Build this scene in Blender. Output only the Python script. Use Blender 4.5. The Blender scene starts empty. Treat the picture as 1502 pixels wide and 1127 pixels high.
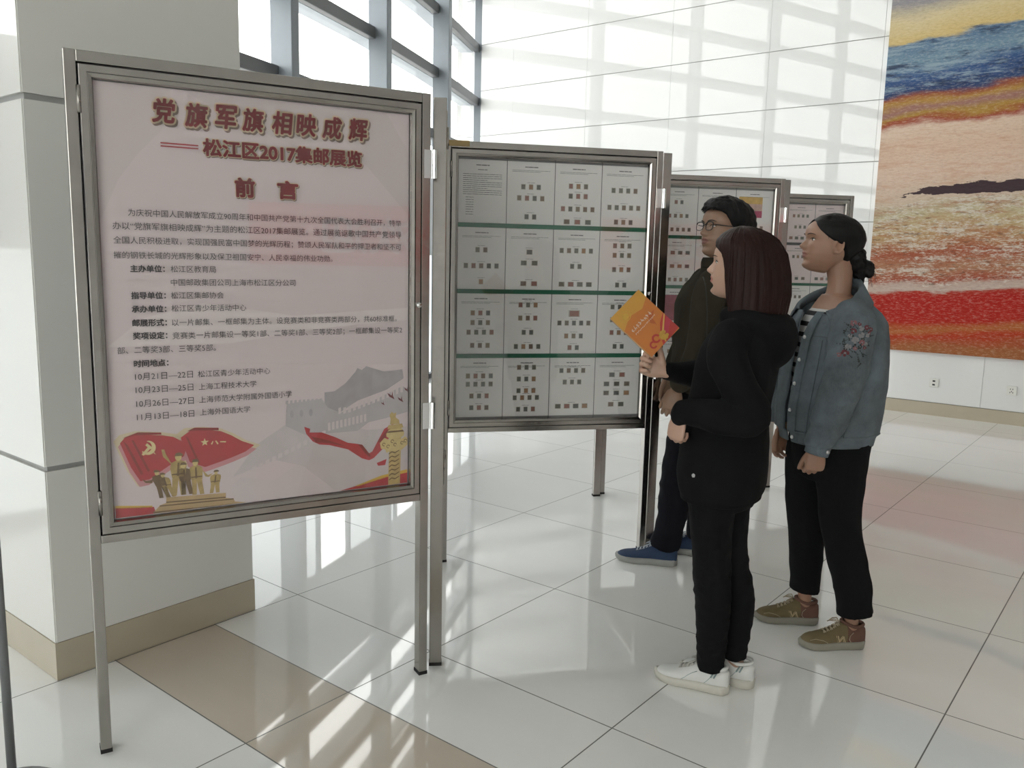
import bpy, bmesh, math, random
import numpy as np
from mathutils import Vector, Matrix, noise
from mathutils.bvhtree import BVHTree

SC = bpy.context.scene
COL = SC.collection
PI = math.pi
# ------------------------------------------------------------------ camera
EYE = 1.4778
cam = bpy.data.cameras.new('camera')
cam.sensor_width = 36.0
cam.lens = 36.0 * 1234.9 / 1502.0
cam.clip_start = 0.05
cam.clip_end = 400
co = bpy.data.objects.new('camera', cam)
COL.objects.link(co)
R_ = Vector((0.78080725, 0.62437484, 0.02227352))
U_ = Vector((-0.11138412, 0.10403402, 0.98831700))
W_ = Vector((-0.61476306, 0.77416599, -0.15077596))
co.matrix_world = Matrix(((R_.x, U_.x, -W_.x, 0), (R_.y, U_.y, -W_.y, 0), (R_.z, U_.z, -W_.z, EYE), (0, 0, 0, 1)))
SC.camera = co
# ------------------------------------------------------------------ sky and exposure
SKY = 5.6
wd = bpy.data.worlds.new('overcast_sky')
SC.world = wd
wd.use_nodes = True
wd.node_tree.nodes['Background'].inputs[0].default_value = (0.99, 1.0, 0.985, 1)
wd.node_tree.nodes['Background'].inputs[1].default_value = SKY
SC.view_settings.view_transform = 'Standard'
SC.view_settings.look = 'None'
SC.view_settings.gamma = 1
SC.view_settings.use_curve_mapping = False
SC.view_settings.exposure = 0.0
SC.cycles.max_bounces = 8
SC.cycles.diffuse_bounces = 5
SC.cycles.glossy_bounces = 5
SC.cycles.transparent_max_bounces = 16
SC.cycles.sample_clamp_indirect = 6.0
SC.cycles.caustics_reflective = False
SC.cycles.caustics_refractive = False

# ------------------------------------------------------------------ tagging
def tag(o, label=None, cat=None, group=None, kind=None):
    if label: o['label'] = label
    if cat: o['category'] = cat
    if group: o['group'] = group
    if kind: o['kind'] = kind
    return o

def empty(name, loc=(0, 0, 0), rz=0.0):
    o = bpy.data.objects.new(name, None)
    o.empty_display_size = 0.1
    o.location = loc
    o.rotation_euler = (0, 0, rz)
    COL.objects.link(o)
    return o

# ------------------------------------------------------------------ materials
def nt(name):
    m = bpy.data.materials.new(name)
    m.use_nodes = True
    t = m.node_tree
    return m, t, t.nodes['Principled BSDF']

def nd(t, kind, **kw):
    n = t.nodes.new(kind)
    for k, v in kw.items():
        setattr(n, k, v)
    return n

def math_(t, op, a, b=None, clamp=False):
    n = nd(t, 'ShaderNodeMath', operation=op, use_clamp=clamp)
    for i, v in enumerate((a, b)):
        if v is None: continue
        if isinstance(v, (int, float)): n.inputs[i].default_value = v
        else: t.links.new(v, n.inputs[i])
    return n.outputs[0]

def mix(t, fac, a, b):
    n = nd(t, 'ShaderNodeMix', data_type='RGBA')
    for i, v in ((0, fac), (6, a), (7, b)):
        if isinstance(v, (int, float)): n.inputs[i].default_value = v
        elif isinstance(v, tuple): n.inputs[i].default_value = (*v[:3], 1)
        else: t.links.new(v, n.inputs[i])
    return n.outputs[2]

def ramp(t, fac, stops, interp='LINEAR'):
    n = nd(t, 'ShaderNodeValToRGB')
    n.color_ramp.interpolation = interp
    el = n.color_ramp.elements
    while len(el) < len(stops): el.new(0.5)
    for e, (p, c) in zip(el, stops):
        e.position = p
        e.color = (*c, 1) if len(c) == 3 else c
    t.links.new(fac, n.inputs[0])
    return n.outputs[0]

def noise_(t, vec, scale, detail=3, rough=0.5, stretch=None):
    if stretch:
        mp = nd(t, 'ShaderNodeMapping')
        mp.inputs['Scale'].default_value = stretch
        t.links.new(vec, mp.inputs['Vector'])
        vec = mp.outputs[0]
    n = nd(t, 'ShaderNodeTexNoise')
    n.inputs['Scale'].default_value = scale
    n.inputs['Detail'].default_value = detail
    n.inputs['Roughness'].default_value = rough
    t.links.new(vec, n.inputs['Vector'])
    return n.outputs['Fac']

def bump(t, b, h, strength=0.2, dist=0.01):
    n = nd(t, 'ShaderNodeBump')
    n.inputs['Strength'].default_value = strength
    n.inputs['Distance'].default_value = dist
    t.links.new(h, n.inputs['Height'])
    t.links.new(n.outputs[0], b.inputs['Normal'])

def plain(name, col, rough=0.6, metal=0.0, var=0.12, scale=30.0, bmp=0.0, spec=0.5, sheen=0.0, stretch=None, coat=0.0):
    m, t, b = nt(name)
    oc = nd(t, 'ShaderNodeTexCoord').outputs['Object']
    f = noise_(t, oc, scale, 3, 0.55, stretch)
    lo = tuple(c * (1 - var) for c in col)
    hi = tuple(min(1, c * (1 + var)) for c in col)
    t.links.new(mix(t, f, lo, hi), b.inputs['Base Color'])
    b.inputs['Roughness'].default_value = rough
    b.inputs['Metallic'].default_value = metal
    b.inputs['Specular IOR Level'].default_value = spec
    if sheen:
        b.inputs['Sheen Weight'].default_value = sheen
    if coat:
        b.inputs['Coat Weight'].default_value = coat
        b.inputs['Coat Roughness'].default_value = 0.03
    if bmp: bump(t, b, f, bmp, 0.004)
    return m

def m_floor():
    m, t, b = nt('polished_floor_tile')
    oc = nd(t, 'ShaderNodeTexCoord').outputs['Object']
    s = nd(t, 'ShaderNodeSeparateXYZ')
    t.links.new(oc, s.inputs[0])
    X = math_(t, 'DIVIDE', math_(t, 'SUBTRACT', s.outputs[0], -2.875), 0.8)
    Y = math_(t, 'DIVIDE', math_(t, 'SUBTRACT', s.outputs[1], 1.3564), 0.8)
    def edge(v):
        f = math_(t, 'FRACT', v)
        return math_(t, 'MULTIPLY', math_(t, 'MINIMUM', f, math_(t, 'SUBTRACT', 1.0, f)), 0.8)
    ey = math_(t, 'MINIMUM', edge(Y), math_(t, 'ABSOLUTE', math_(t, 'SUBTRACT', s.outputs[1], 1.7564)))
    d = math_(t, 'MINIMUM', edge(X), ey)
    line = math_(t, 'LESS_THAN', d, 0.0022)
    strip = math_(t, 'MULTIPLY', math_(t, 'GREATER_THAN', s.outputs[1], 1.3564), math_(t, 'LESS_THAN', s.outputs[1], 1.7564))
    cv = nd(t, 'ShaderNodeCombineXYZ')
    t.links.new(math_(t, 'FLOOR', X), cv.inputs[0])
    t.links.new(math_(t, 'FLOOR', Y), cv.inputs[1])
    wn = nd(t, 'ShaderNodeTexWhiteNoise')
    t.links.new(cv.outputs[0], wn.inputs['Vector'])
    vein = noise_(t, oc, 2.2, 6, 0.6, (1, 2.2, 1))
    white = mix(t, wn.outputs['Value'], (0.83, 0.83, 0.81), (0.88, 0.88, 0.86))
    white = mix(t, math_(t, 'MULTIPLY', vein, 0.5), white, (0.74, 0.735, 0.71))
    beige = mix(t, vein, (0.52, 0.455, 0.375), (0.60, 0.53, 0.44))
    c = mix(t, strip, white, beige)
    c = mix(t, line, c, (0.10, 0.10, 0.09))
    t.links.new(c, b.inputs['Base Color'])
    r = math_(t, 'ADD', 0.035, math_(t, 'MULTIPLY', line, 0.5))
    t.links.new(r, b.inputs['Roughness'])
    b.inputs["IOR"].default_value = 1.75
    return m

def m_wallpanel(name, col, rough=0.12, coat=0.6):
    m, t, b = nt(name)
    oc = nd(t, 'ShaderNodeTexCoord').outputs['Object']
    f = noise_(t, oc, 1.3, 2)
    t.links.new(mix(t, f, tuple(c * 0.97 for c in col), col), b.inputs['Base Color'])
    b.inputs['Roughness'].default_value = rough
    b.inputs['Coat Weight'].default_value = coat
    b.inputs['Coat Roughness'].default_value = 0.012
    b.inputs['Specular IOR Level'].default_value = 0.2
    return m

def m_glass(name, tint=(0.985, 0.99, 0.985), gloss=0.06):
    m = bpy.data.materials.new(name)
    m.use_nodes = True
    t = m.node_tree
    t.nodes.remove(t.nodes['Principled BSDF'])
    out = t.nodes['Material Output']
    tr = nd(t, 'ShaderNodeBsdfTransparent')
    tr.inputs[0].default_value = (*tint, 1)
    gl = nd(t, 'ShaderNodeBsdfGlossy')
    gl.inputs['Roughness'].default_value = 0.01
    lw = nd(t, 'ShaderNodeFresnel')
    geo = nd(t, 'ShaderNodeNewGeometry')
    ior = math_(t, 'SUBTRACT', 1.5, math_(t, 'MULTIPLY', geo.outputs['Backfacing'], 1.5 - 1 / 1.5))   # same Fresnel on both faces of the sheet
    t.links.new(ior, lw.inputs['IOR'])
    f = math_(t, 'ADD', math_(t, 'MULTIPLY', lw.outputs[0], 0.85), gloss - 0.04, True)
    mx = nd(t, 'ShaderNodeMixShader')
    t.links.new(f, mx.inputs[0])
    t.links.new(tr.outputs[0], mx.inputs[1])
    t.links.new(gl.outputs[0], mx.inputs[2])
    t.links.new(mx.outputs[0], out.inputs[0])
    return m

def m_frost(name, through):
    m, t, b = nt(name)
    t.nodes.remove(b)
    tl = nd(t, 'ShaderNodeBsdfTranslucent'); tl.inputs[0].default_value = (through, through * 1.02, through * 1.04, 1)
    df = nd(t, 'ShaderNodeBsdfDiffuse'); df.inputs[0].default_value = (0.45, 0.46, 0.47, 1)
    mx = nd(t, 'ShaderNodeMixShader'); mx.inputs[0].default_value = 0.15
    t.links.new(tl.outputs[0], mx.inputs[1]); t.links.new(df.outputs[0], mx.inputs[2])
    t.links.new(mx.outputs[0], t.nodes['Material Output'].inputs[0])
    return m

def m_steel():
    m, t, b = nt('worn_stainless_steel')
    oc = nd(t, 'ShaderNodeTexCoord').outputs['Object']
    f = noise_(t, oc, 9, 5, 0.6)
    f2 = noise_(t, oc, 60, 3, 0.6)
    t.links.new(mix(t, f, (0.27, 0.255, 0.235), (0.42, 0.40, 0.37)), b.inputs['Base Color'])
    b.inputs['Metallic'].default_value = 1
    t.links.new(math_(t, 'ADD', 0.13, math_(t, 'MULTIPLY', f2, 0.16)), b.inputs['Roughness'])
    return m

def m_stamp():
    m, t, b = nt('postage_stamp_print')
    oi = nd(t, 'ShaderNodeObjectInfo')
    g = nd(t, 'ShaderNodeTexCoord').outputs['Generated']
    s = nd(t, 'ShaderNodeSeparateXYZ')
    t.links.new(g, s.inputs[0])
    col = ramp(t, oi.outputs['Random'], [(0.0, (0.045, 0.045, 0.04)), (0.14, (0.12, 0.045, 0.02)), (0.28, (0.06, 0.07, 0.06)), (0.42, (0.26, 0.045, 0.035)),
               (0.55, (0.08, 0.06, 0.04)), (0.66, (0.32, 0.13, 0.035)), (0.77, (0.04, 0.055, 0.07)), (0.88, (0.20, 0.14, 0.08)), (0.95, (0.11, 0.11, 0.10))], 'CONSTANT')
    v = nd(t, 'ShaderNodeVectorMath', operation='ADD')
    t.links.new(g, v.inputs[0])
    t.links.new(oi.outputs['Random'], v.inputs[1])
    f = noise_(t, v.outputs[0], 5, 3, 0.7)
    pic = mix(t, math_(t, 'MULTIPLY', f, 0.55), col, (0.42, 0.39, 0.33))
    def e(o): return math_(t, 'MINIMUM', o, math_(t, 'SUBTRACT', 1.0, o))
    rim = math_(t, 'LESS_THAN', math_(t, 'MINIMUM', e(s.outputs[0]), e(s.outputs[2])), 0.09)
    t.links.new(mix(t, rim, pic, (0.5, 0.48, 0.43)), b.inputs['Base Color'])
    b.inputs['Roughness'].default_value = 0.7
    return m

def m_painting():
    m, t, b = nt('abstract_seascape_paint')
    oc = nd(t, 'ShaderNodeTexCoord').outputs['Object']   # x along wall, z up, origin at lower left corner of the canvas
    s = nd(t, 'ShaderNodeSeparateXYZ')
    t.links.new(oc, s.inputs[0])
    n1 = noise_(t, oc, 1.6, 5, 0.6, (0.6, 1, 2.0))
    n2 = noise_(t, oc, 6.0, 6, 0.7, (0.5, 1, 2.6))
    n3 = noise_(t, oc, 22.0, 4, 0.7, (0.5, 1, 1.6))
    z = math_(t, 'SUBTRACT', s.outputs[2], math_(t, 'MULTIPLY', s.outputs[0], 0.075))
    z = math_(t, 'ADD', z, math_(t, 'MULTIPLY', math_(t, 'SUBTRACT', n1, 0.5), 0.30))
    z = math_(t, 'ADD', z, math_(t, 'MULTIPLY', math_(t, 'SUBTRACT', n2, 0.5), 0.12))
    st = [(0.62, (0.294, 0.100, 0.032)), (0.74, (0.363, 0.025, 0.005)), (0.80, (0.357, 0.115, 0.028)), (0.88, (0.346, 0.012, 0.004)), (1.12, (0.337, 0.008, 0.004)),
          (1.17, (0.326, 0.026, 0.012)), (1.19, (0.463, 0.367, 0.318)), (1.27, (0.424, 0.308, 0.260)), (1.30, (0.297, 0.055, 0.026)), (1.42, (0.350, 0.175, 0.098)), (1.55, (0.304, 0.072, 0.033)),
          (1.66, (0.368, 0.193, 0.087)), (1.78, (0.430, 0.314, 0.159)), (1.95, (0.423, 0.365, 0.229)), (2.08, (0.491, 0.384, 0.297)), (2.30, (0.560, 0.415, 0.328)), (2.55, (0.537, 0.382, 0.286)),
          (2.74, (0.576, 0.441, 0.344)), (2.79, (0.270, 0.047, 0.023)), (2.84, (0.334, 0.198, 0.034)), (2.91, (0.260, 0.125, 0.115)), (2.98, (0.352, 0.197, 0.042)), (3.04, (0.250, 0.066, 0.028)), (3.10, (0.022, 0.046, 0.124)),
          (3.28, (0.030, 0.079, 0.195)), (3.42, (0.152, 0.239, 0.307)), (3.56, (0.070, 0.138, 0.235)), (3.60, (0.534, 0.399, 0.166)), (3.78, (0.561, 0.464, 0.271)), (3.95, (0.246, 0.236, 0.256)), (4.3, (0.460, 0.411, 0.334))]
    v = math_(t, 'DIVIDE', math_(t, 'SUBTRACT', z, 0.0), 4.0, True)
    base = ramp(t, v, [((a - 0.62) / 4.0, c) for a, c in st])
    n4 = noise_(t, oc, 48.0, 5, 0.75, (0.45, 1, 1.5))
    n5 = noise_(t, oc, 9.0, 6, 0.75, (0.35, 1, 2.2))
    def soft(v, lo, hi): return ramp(t, v, [(lo, (0, 0, 0)), (hi, (1, 1, 1))])
    def inside(lo, hi): return math_(t, 'MULTIPLY', math_(t, 'GREATER_THAN', z, lo), math_(t, 'LESS_THAN', z, hi))
    zz = s.outputs[2]
    # every band: broken brush strokes lighter and darker than the ground colour
    c = mix(t, math_(t, 'MULTIPLY', soft(n4, .50, .64), 0.20), base, (.70, .62, .50))
    c = mix(t, math_(t, 'MULTIPLY', soft(math_(t, 'SUBTRACT', 1.0, n4), .52, .68), 0.22), c, (.05, .03, .03))
    # pale beach: warm streaks
    c = mix(t, math_(t, 'MULTIPLY', math_(t, 'MULTIPLY', inside(1.46, 2.14), soft(n5, .50, .66)), 0.55), c, (.44, .24, .14))
    # breaking-wave band: white foam with dark and red flecks
    band = inside(0.64, 1.44)
    c = mix(t, math_(t, 'MULTIPLY', math_(t, 'MULTIPLY', band, soft(n5, .46, .60)), 0.55), c, (.30, .085, .04))
    foam = math_(t, 'MULTIPLY', band, soft(math_(t, 'ADD', math_(t, 'MULTIPLY', n2, 0.5), math_(t, 'MULTIPLY', n4, 0.5)), .49, .58))
    c = mix(t, math_(t, 'MULTIPLY', foam, 0.85), c, (.56, .52, .45))
    c = mix(t, math_(t, 'MULTIPLY', math_(t, 'MULTIPLY', band, soft(math_(t, 'SUBTRACT', 1.0, n3), .56, .66)), 0.6), c, (.08, .045, .03))
    # blue band: pale and near-black strokes
    bb = inside(2.46, 2.97)
    c = mix(t, math_(t, 'MULTIPLY', math_(t, 'MULTIPLY', bb, soft(n5, .50, .62)), 0.65), c, (.30, .38, .42))
    c = mix(t, math_(t, 'MULTIPLY', math_(t, 'MULTIPLY', bb, soft(math_(t, 'SUBTRACT', 1.0, n2), .52, .64)), 0.8), c, (.015, .025, .06))
    # dark streak over the pale beach
    ds = math_(t, 'ABSOLUTE', math_(t, 'SUBTRACT', math_(t, 'ADD', z, math_(t, 'MULTIPLY', s.outputs[0], -0.02)), 1.50))
    wdt = math_(t, 'MULTIPLY', math_(t, 'MULTIPLY', math_(t, 'SUBTRACT', s.outputs[0], 0.22), 0.16, True), n1)
    wdt = math_(t, 'MINIMUM', wdt, 0.055)
    c = mix(t, math_(t, 'LESS_THAN', ds, wdt), c, (.045, .025, .03))
    t.links.new(c, b.inputs['Base Color'])
    b.inputs['Roughness'].default_value = 0.6
    b.inputs['Specular IOR Level'].default_value = 0.2
    bump(t, b, n3, 0.5, 0.01)
    return m

def m_hair(name, c0, c1, rough=0.5):
    m, t, b = nt(name)
    oc = nd(t, 'ShaderNodeTexCoord').outputs['Object']
    f = noise_(t, oc, 60, 4, 0.6, (1, 1, 0.06))
    t.links.new(mix(t, f, c0, c1), b.inputs['Base Color'])
    b.inputs['Roughness'].default_value = rough
    b.inputs['Specular IOR Level'].default_value = 0.14
    bump(t, b, f, 0.6, 0.006)
    return m

def m_skin(name, col):
    m, t, b = nt(name)
    oc = nd(t, 'ShaderNodeTexCoord').outputs['Object']
    f = noise_(t, oc, 18, 4, 0.55)
    t.links.new(mix(t, f, tuple(c * .9 for c in col), tuple(min(1, c * 1.08) for c in col)), b.inputs['Base Color'])
    b.inputs['Roughness'].default_value = 0.48
    b.inputs['Subsurface Weight'].default_value = 0.12
    b.inputs['Subsurface Radius'].default_value = (0.012, 0.005, 0.003)
    return m

def m_stripe(name, a, c, period):
    m, t, b = nt(name)
    oc = nd(t, 'ShaderNodeTexCoord').outputs['Object']
    s = nd(t, 'ShaderNodeSeparateXYZ')
    t.links.new(oc, s.inputs[0])
    f = math_(t, 'LESS_THAN', math_(t, 'FRACT', math_(t, 'DIVIDE', s.outputs[2], period)), 0.42)
    t.links.new(mix(t, f, a, c), b.inputs['Base Color'])
    b.inputs['Roughness'].default_value = 0.85
    return m

def m_denim(name, col):
    m, t, b = nt(name)
    oc = nd(t, 'ShaderNodeTexCoord').outputs['Object']
    f = noise_(t, oc, 9, 5, 0.6)
    g = noise_(t, oc, 260, 2, 0.6, (1, 1, 0.35))
    c = ramp(t, f, [(0.30, tuple(x * .55 for x in col)), (0.5, col), (0.72, tuple(min(1, x * 1.55) for x in col))])
    c = mix(t, math_(t, 'MULTIPLY', g, 0.35), c, (0.16, 0.175, 0.18))
    t.links.new(c, b.inputs['Base Color'])
    b.inputs['Roughness'].default_value = 0.9
    bump(t, b, math_(t, 'ADD', f, math_(t, 'MULTIPLY', g, 0.25)), 0.55, 0.008)
    return m

M = dict(
    floor=m_floor(),
    panel=m_wallpanel('glossy_white_wall_panel', (0.70, 0.70, 0.69), 0.5, 1.0),
    pillar=m_wallpanel('glossy_white_pillar_panel', (0.66, 0.655, 0.62), 0.4, 0.6),
    plaster=plain('matt_white_plaster', (0.62, 0.62, 0.60), 0.9, var=0.03, scale=4),
    roomgrey=plain('matt_grey_plaster', (0.5, 0.5, 0.49), 0.9, var=0.03, scale=4),
    skirting=plain('beige_stone_skirting', (0.42, 0.37, 0.285), 0.22, var=0.06, scale=8),
    joint=plain('grey_joint_sealant', (0.36, 0.36, 0.35), 0.7, var=0.05),
    fin=plain('pale_blue_grey_aluminium', (0.22, 0.245, 0.27), 0.4, 0.2, var=0.08, scale=6),
    rail=plain('dark_grey_aluminium', (0.16, 0.165, 0.175), 0.45, 0.3, var=0.06, scale=6),
    shade=plain('white_painted_sunshade', (0.62, 0.66, 0.72), 0.7, var=0.04, scale=4),
    glass=m_glass('window_glass'), frost=m_frost('frosted_glass_film', 0.88),
    spandrel=m_frost('milky_spandrel_glass', 0.40),
    caseglass=m_glass('display_case_glass', (0.985, 0.985, 0.98), 0.05),
    steel=m_steel(),
    gap=plain('black_rubber', (0.012, 0.012, 0.012), 0.8),
    backing=plain('grey_felt_backing', (0.30, 0.30, 0.30), 0.95),
    chrome=plain('bright_chrome', (0.75, 0.75, 0.74), 0.12, 1.0, var=0.04),
    tape=plain('brown_packing_tape', (0.36, 0.25, 0.10), 0.35, var=0.1),
    paper=plain('white_album_paper', (0.84, 0.82, 0.81), 0.8, var=0.03, scale=10),
    paperpink=plain('pink_album_paper', (0.82, 0.70, 0.71), 0.8, var=0.03, scale=10),
    ink=plain('grey_printed_text', (0.16, 0.16, 0.17), 0.8, var=0.05),
    green=plain('green_shelf_strip', (0.012, 0.13, 0.07), 0.6),
    stamp=m_stamp(),
    painting=m_painting(),
    ground=plain('outdoor_paving', (0.50, 0.49, 0.47), 0.9, var=0.1, scale=0.6),
    pole=plain('grey_painted_pole', (0.17, 0.175, 0.18), 0.4, 0.2),
    socket=plain('ivory_plastic', (0.66, 0.66, 0.62), 0.35, var=0.02),
    black=plain('black_plastic', (0.02, 0.02, 0.02), 0.4),
)
# ------------------------------------------------------------------ mesh collector
class MB:
    def __init__(self):
        self.v = []; self.f = []; self.m = []
    def add(self, vs, fs, mi=0):
        o = len(self.v)
        self.v += [tuple(p) for p in vs]
        self.f += [tuple(i + o for i in f) for f in fs]
        self.m += [mi] * len(fs)
        return self
    def box(self, x0, x1, y0, y1, z0, z1, mi=0):
        vs = [(x, y, z) for z in (z0, z1) for y in (y0, y1) for x in (x0, x1)]
        return self.add(vs, [(0, 2, 3, 1), (4, 5, 7, 6), (0, 1, 5, 4), (2, 6, 7, 3), (0, 4, 6, 2), (1, 3, 7, 5)], mi)
    def obox(self, c, ax, ay, az, mi=0):
        c, ax, ay, az = map(Vector, (c, ax, ay, az))
        vs = [c + ax * i + ay * j + az * k for k in (-1, 1) for j in (-1, 1) for i in (-1, 1)]
        return self.add(vs, [(0, 2, 3, 1), (4, 5, 7, 6), (0, 1, 5, 4), (2, 6, 7, 3), (0, 4, 6, 2), (1, 3, 7, 5)], mi)
    def loops(self, rings, mi=0, closed=True, cap=True):
        n = len(rings[0])
        o = len(self.v)
        self.v += [tuple(p) for r in rings for p in r]
        fs = []
        for i in range(len(rings) - 1):
            for j in range(n if closed else n - 1):
                k = (j + 1) % n
                fs.append((o + i * n + j, o + i * n + k, o + (i + 1) * n + k, o + (i + 1) * n + j))
        if cap and closed:
            fs.append(tuple(o + j for j in range(n))[::-1])
            fs.append(tuple(o + (len(rings) - 1) * n + j for j in range(n)))
        self.f += fs
        self.m += [mi] * len(fs)
        return self
    def tube(self, pts, r, mi=0, n=8):
        pts = [Vector(p) for p in pts]
        rr = r if isinstance(r, (list, tuple)) else [r] * len(pts)
        rings = []
        ref = None
        for i, p in enumerate(pts):
            a = pts[max(i - 1, 0)]; b = pts[min(i + 1, len(pts) - 1)]
            T = (b - a).normalized()
            if ref is None:
                ref = T.orthogonal().normalized()
            ref = (ref - T * ref.dot(T)).normalized()
            B = T.cross(ref)
            rings.append([p + (ref * math.cos(2 * PI * j / n) + B * math.sin(2 * PI * j / n)) * rr[i] for j in range(n)])
        return self.loops(rings, mi)
    def disc(self, c, r, ax, n=14, mi=0, h=0.002):
        c = Vector(c); ax = Vector(ax).normalized()
        u = ax.orthogonal().normalized(); w = ax.cross(u)
        rings = []
        for k, s in ((0, 1), (1, 0.86)):
            rings.append([c + ax * (h * k) + (u * math.cos(2 * PI * j / n) + w * math.sin(2 * PI * j / n)) * r * s for j in range(n)])
        return self.loops(rings, mi)
    def ellipsoid(self, c, a, b, d, mi=0, n=14, k=9):
        c, a, b, d = map(Vector, (c, a, b, d))
        rings = []
        for i in range(k):
            ph = PI * (i + 0.35) / (k - 0.3) - PI / 2
            rings.append([c + (a * math.cos(2 * PI * j / n) + b * math.sin(2 * PI * j / n)) * math.cos(ph) + d * math.sin(ph) for j in range(n)])
        return self.loops(rings, mi)
    def poly(self, pts2, y, mi=0, h=0.0):
        """flat polygon in the x,z plane at depth y, optional thickness"""
        from mathutils.geometry import tessellate_polygon
        vs = [Vector((x, z, 0)) for x, z in pts2]
        tri = tessellate_polygon([vs])
        area = sum(vs[i].x * vs[(i + 1) % len(vs)].y - vs[(i + 1) % len(vs)].x * vs[i].y for i in range(len(vs)))
        out = []
        for a, b, c in tri:
            cr = (vs[b].x - vs[a].x) * (vs[c].y - vs[a].y) - (vs[b].y - vs[a].y) * (vs[c].x - vs[a].x)
            out.append((a, b, c) if cr > 0 else (a, c, b))
        return self.add([(x, y, z) for x, z in pts2], out, mi)
    def build(self, name, mats, parent=None, smooth=False, bevel=0.0):
        me = bpy.data.meshes.new(name)
        me.from_pydata(self.v, [], self.f)
        if not isinstance(mats, (list, tuple)): mats = [mats]
        for m in mats: me.materials.append(m)
        me.polygons.foreach_set('material_index', self.m)
        if smooth: me.polygons.foreach_set('use_smooth', [True] * len(me.polygons))
        me.update()
        o = bpy.data.objects.new(name, me)
        COL.objects.link(o)
        if parent: o.parent = parent
        if bevel:
            b = o.modifiers.new('bevel', 'BEVEL')
            b.width = bevel; b.segments = 2; b.limit_method = 'ANGLE'
        return o

def struct(name, mb, mats, parent=None, **k):
    o = mb.build(name, mats, parent, **k)
    if parent is None: o['kind'] = 'structure'
    return o

def text_geo(body):
    c = bpy.data.curves.new('lettering', 'FONT')
    c.body = body; c.size = 1.0; c.resolution_u = 3
    o = bpy.data.objects.new('lettering', c)
    COL.objects.link(o)
    bpy.context.view_layer.update()
    me = bpy.data.meshes.new_from_object(o.evaluated_get(bpy.context.evaluated_depsgraph_get()))
    vs = [(v.co.x, v.co.y) for v in me.vertices]
    fs = [tuple(p.vertices) for p in me.polygons]
    bpy.data.objects.remove(o); bpy.data.curves.remove(c); bpy.data.meshes.remove(me)
    return vs, fs

def put_text(mb, body, x0, x1, zmid, y, bold=0.0, mi=0, height=None, shear=0.0):
    """lettering whose ink runs from x0 to x1, centred on zmid; bold thickens every stroke by that many metres"""
    vs, fs = text_geo(body)
    xa = min(v[0] for v in vs); xb = max(v[0] for v in vs)
    za = min(v[1] for v in vs); zb = max(v[1] for v in vs)
    s = (x1 - x0) / (xb - xa)
    sz = s if height is None else height / (zb - za)
    mz = 0.40 if height is None else (za + zb) / 2
    base = [(x0 + (vx - xa) * s + shear * (vz - mz) * sz, zmid + (vz - mz) * sz) for vx, vz in vs]
    n = 0 if bold == 0 else (6 if bold < .0015 else 12)
    for k in range(max(n, 1)):
        dx, dz = (bold * math.cos(2 * PI * k / n), bold * math.sin(2 * PI * k / n)) if n else (0, 0)
        mb.add([(x + dx, y, z + dz) for x, z in base], fs, mi)
    if n: mb.add([(x, y, z) for x, z in base], fs, mi)
# ------------------------------------------------------------------ room shell
WALL_Y = 9.057
CEIL = 7.2
G = [(-7.96, 9.057), (-7.131, 7.391), (-6.411, 5.769), (-5.822, 4.231)]
for deg in (20.5, 23.5, 26.5, 29.5, 32.5, 35.5, 38.5):
    a = math.radians(deg)
    wx, wy = -0.62187, 0.78312
    dx, dy = wx * math.cos(a) + wy * math.sin(a), wy * math.cos(a) - wx * math.sin(a)
    G.append((G[-1][0] - dx * 1.75, G[-1][1] - dy * 1.75))
REAR_Y = G[-1][1]
RIGHT_X = 6.5
mb = MB()
pl = [(x - 0.05, y) for x, y in G] + [(RIGHT_X, REAR_Y), (RIGHT_X, WALL_Y), (-7.96, WALL_Y)]
mb.add([(x, y, 0) for x, y in pl], [tuple(range(len(pl)))[::1]])
me_floor = struct('floor', mb, M['floor'])
pl = [(x - 0.25, y) for x, y in G[1:]] + [(G[-1][0] - .25, REAR_Y - .2), (RIGHT_X, REAR_Y - .2), (RIGHT_X, WALL_Y + .3), (-8.2, WALL_Y + .3)]
mb = MB(); mb.loops([[(x, y, CEIL) for x, y in pl], [(x, y, CEIL + .2) for x, y in pl]])
struct('ceiling', mb, M['plaster'])
mb = MB(); mb.box(-8.3, RIGHT_X + 0.2, WALL_Y + 0.012, WALL_Y + 0.25, 0, CEIL)
struct('wall_back', mb, M['joint'])
# cladding panels of the back wall, open joints between them
mb = MB()
zs = [0.128] + [0.70 + 0.598 * k for k in range(0, 12)]
xs = [-8.2] + [-8.46 + 1.17 * k for k in range(1, 13)] + [RIGHT_X]
for i in range(len(xs) - 1):
    for j in range(len(zs) - 1):
        z1 = min(zs[j + 1], CEIL)
        if zs[j] >= CEIL: continue
        gx = 0.0012; gz = 0.004
        mb.box(xs[i] + gx, xs[i + 1] - gx, WALL_Y, WALL_Y + 0.014, zs[j] + gz, z1 - gz)
struct('trim_1', mb, M['panel'])
mb = MB(); mb.box(-8.0, RIGHT_X, WALL_Y - 0.012, WALL_Y + 0.02, 0.001, 0.126)
struct('baseboard_back', mb, M['skirting'])
mb = MB(); mb.box(RIGHT_X, RIGHT_X + 0.2, REAR_Y - 0.2, WALL_Y + 0.2, 0, CEIL)
struct('wall_right', mb, M['roomgrey'])
mb = MB()          # rear wall behind the viewer, with a tall opening added to light the boards
mb.box(G[-1][0], -1.0, REAR_Y - 0.2, REAR_Y, 0, CEIL); mb.box(5.0, RIGHT_X, REAR_Y - 0.2, REAR_Y, 0, CEIL); mb.box(-1.0, 5.0, REAR_Y - 0.2, REAR_Y, 4.6, CEIL)
struct('wall_rear', mb, M['plaster'])
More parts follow.
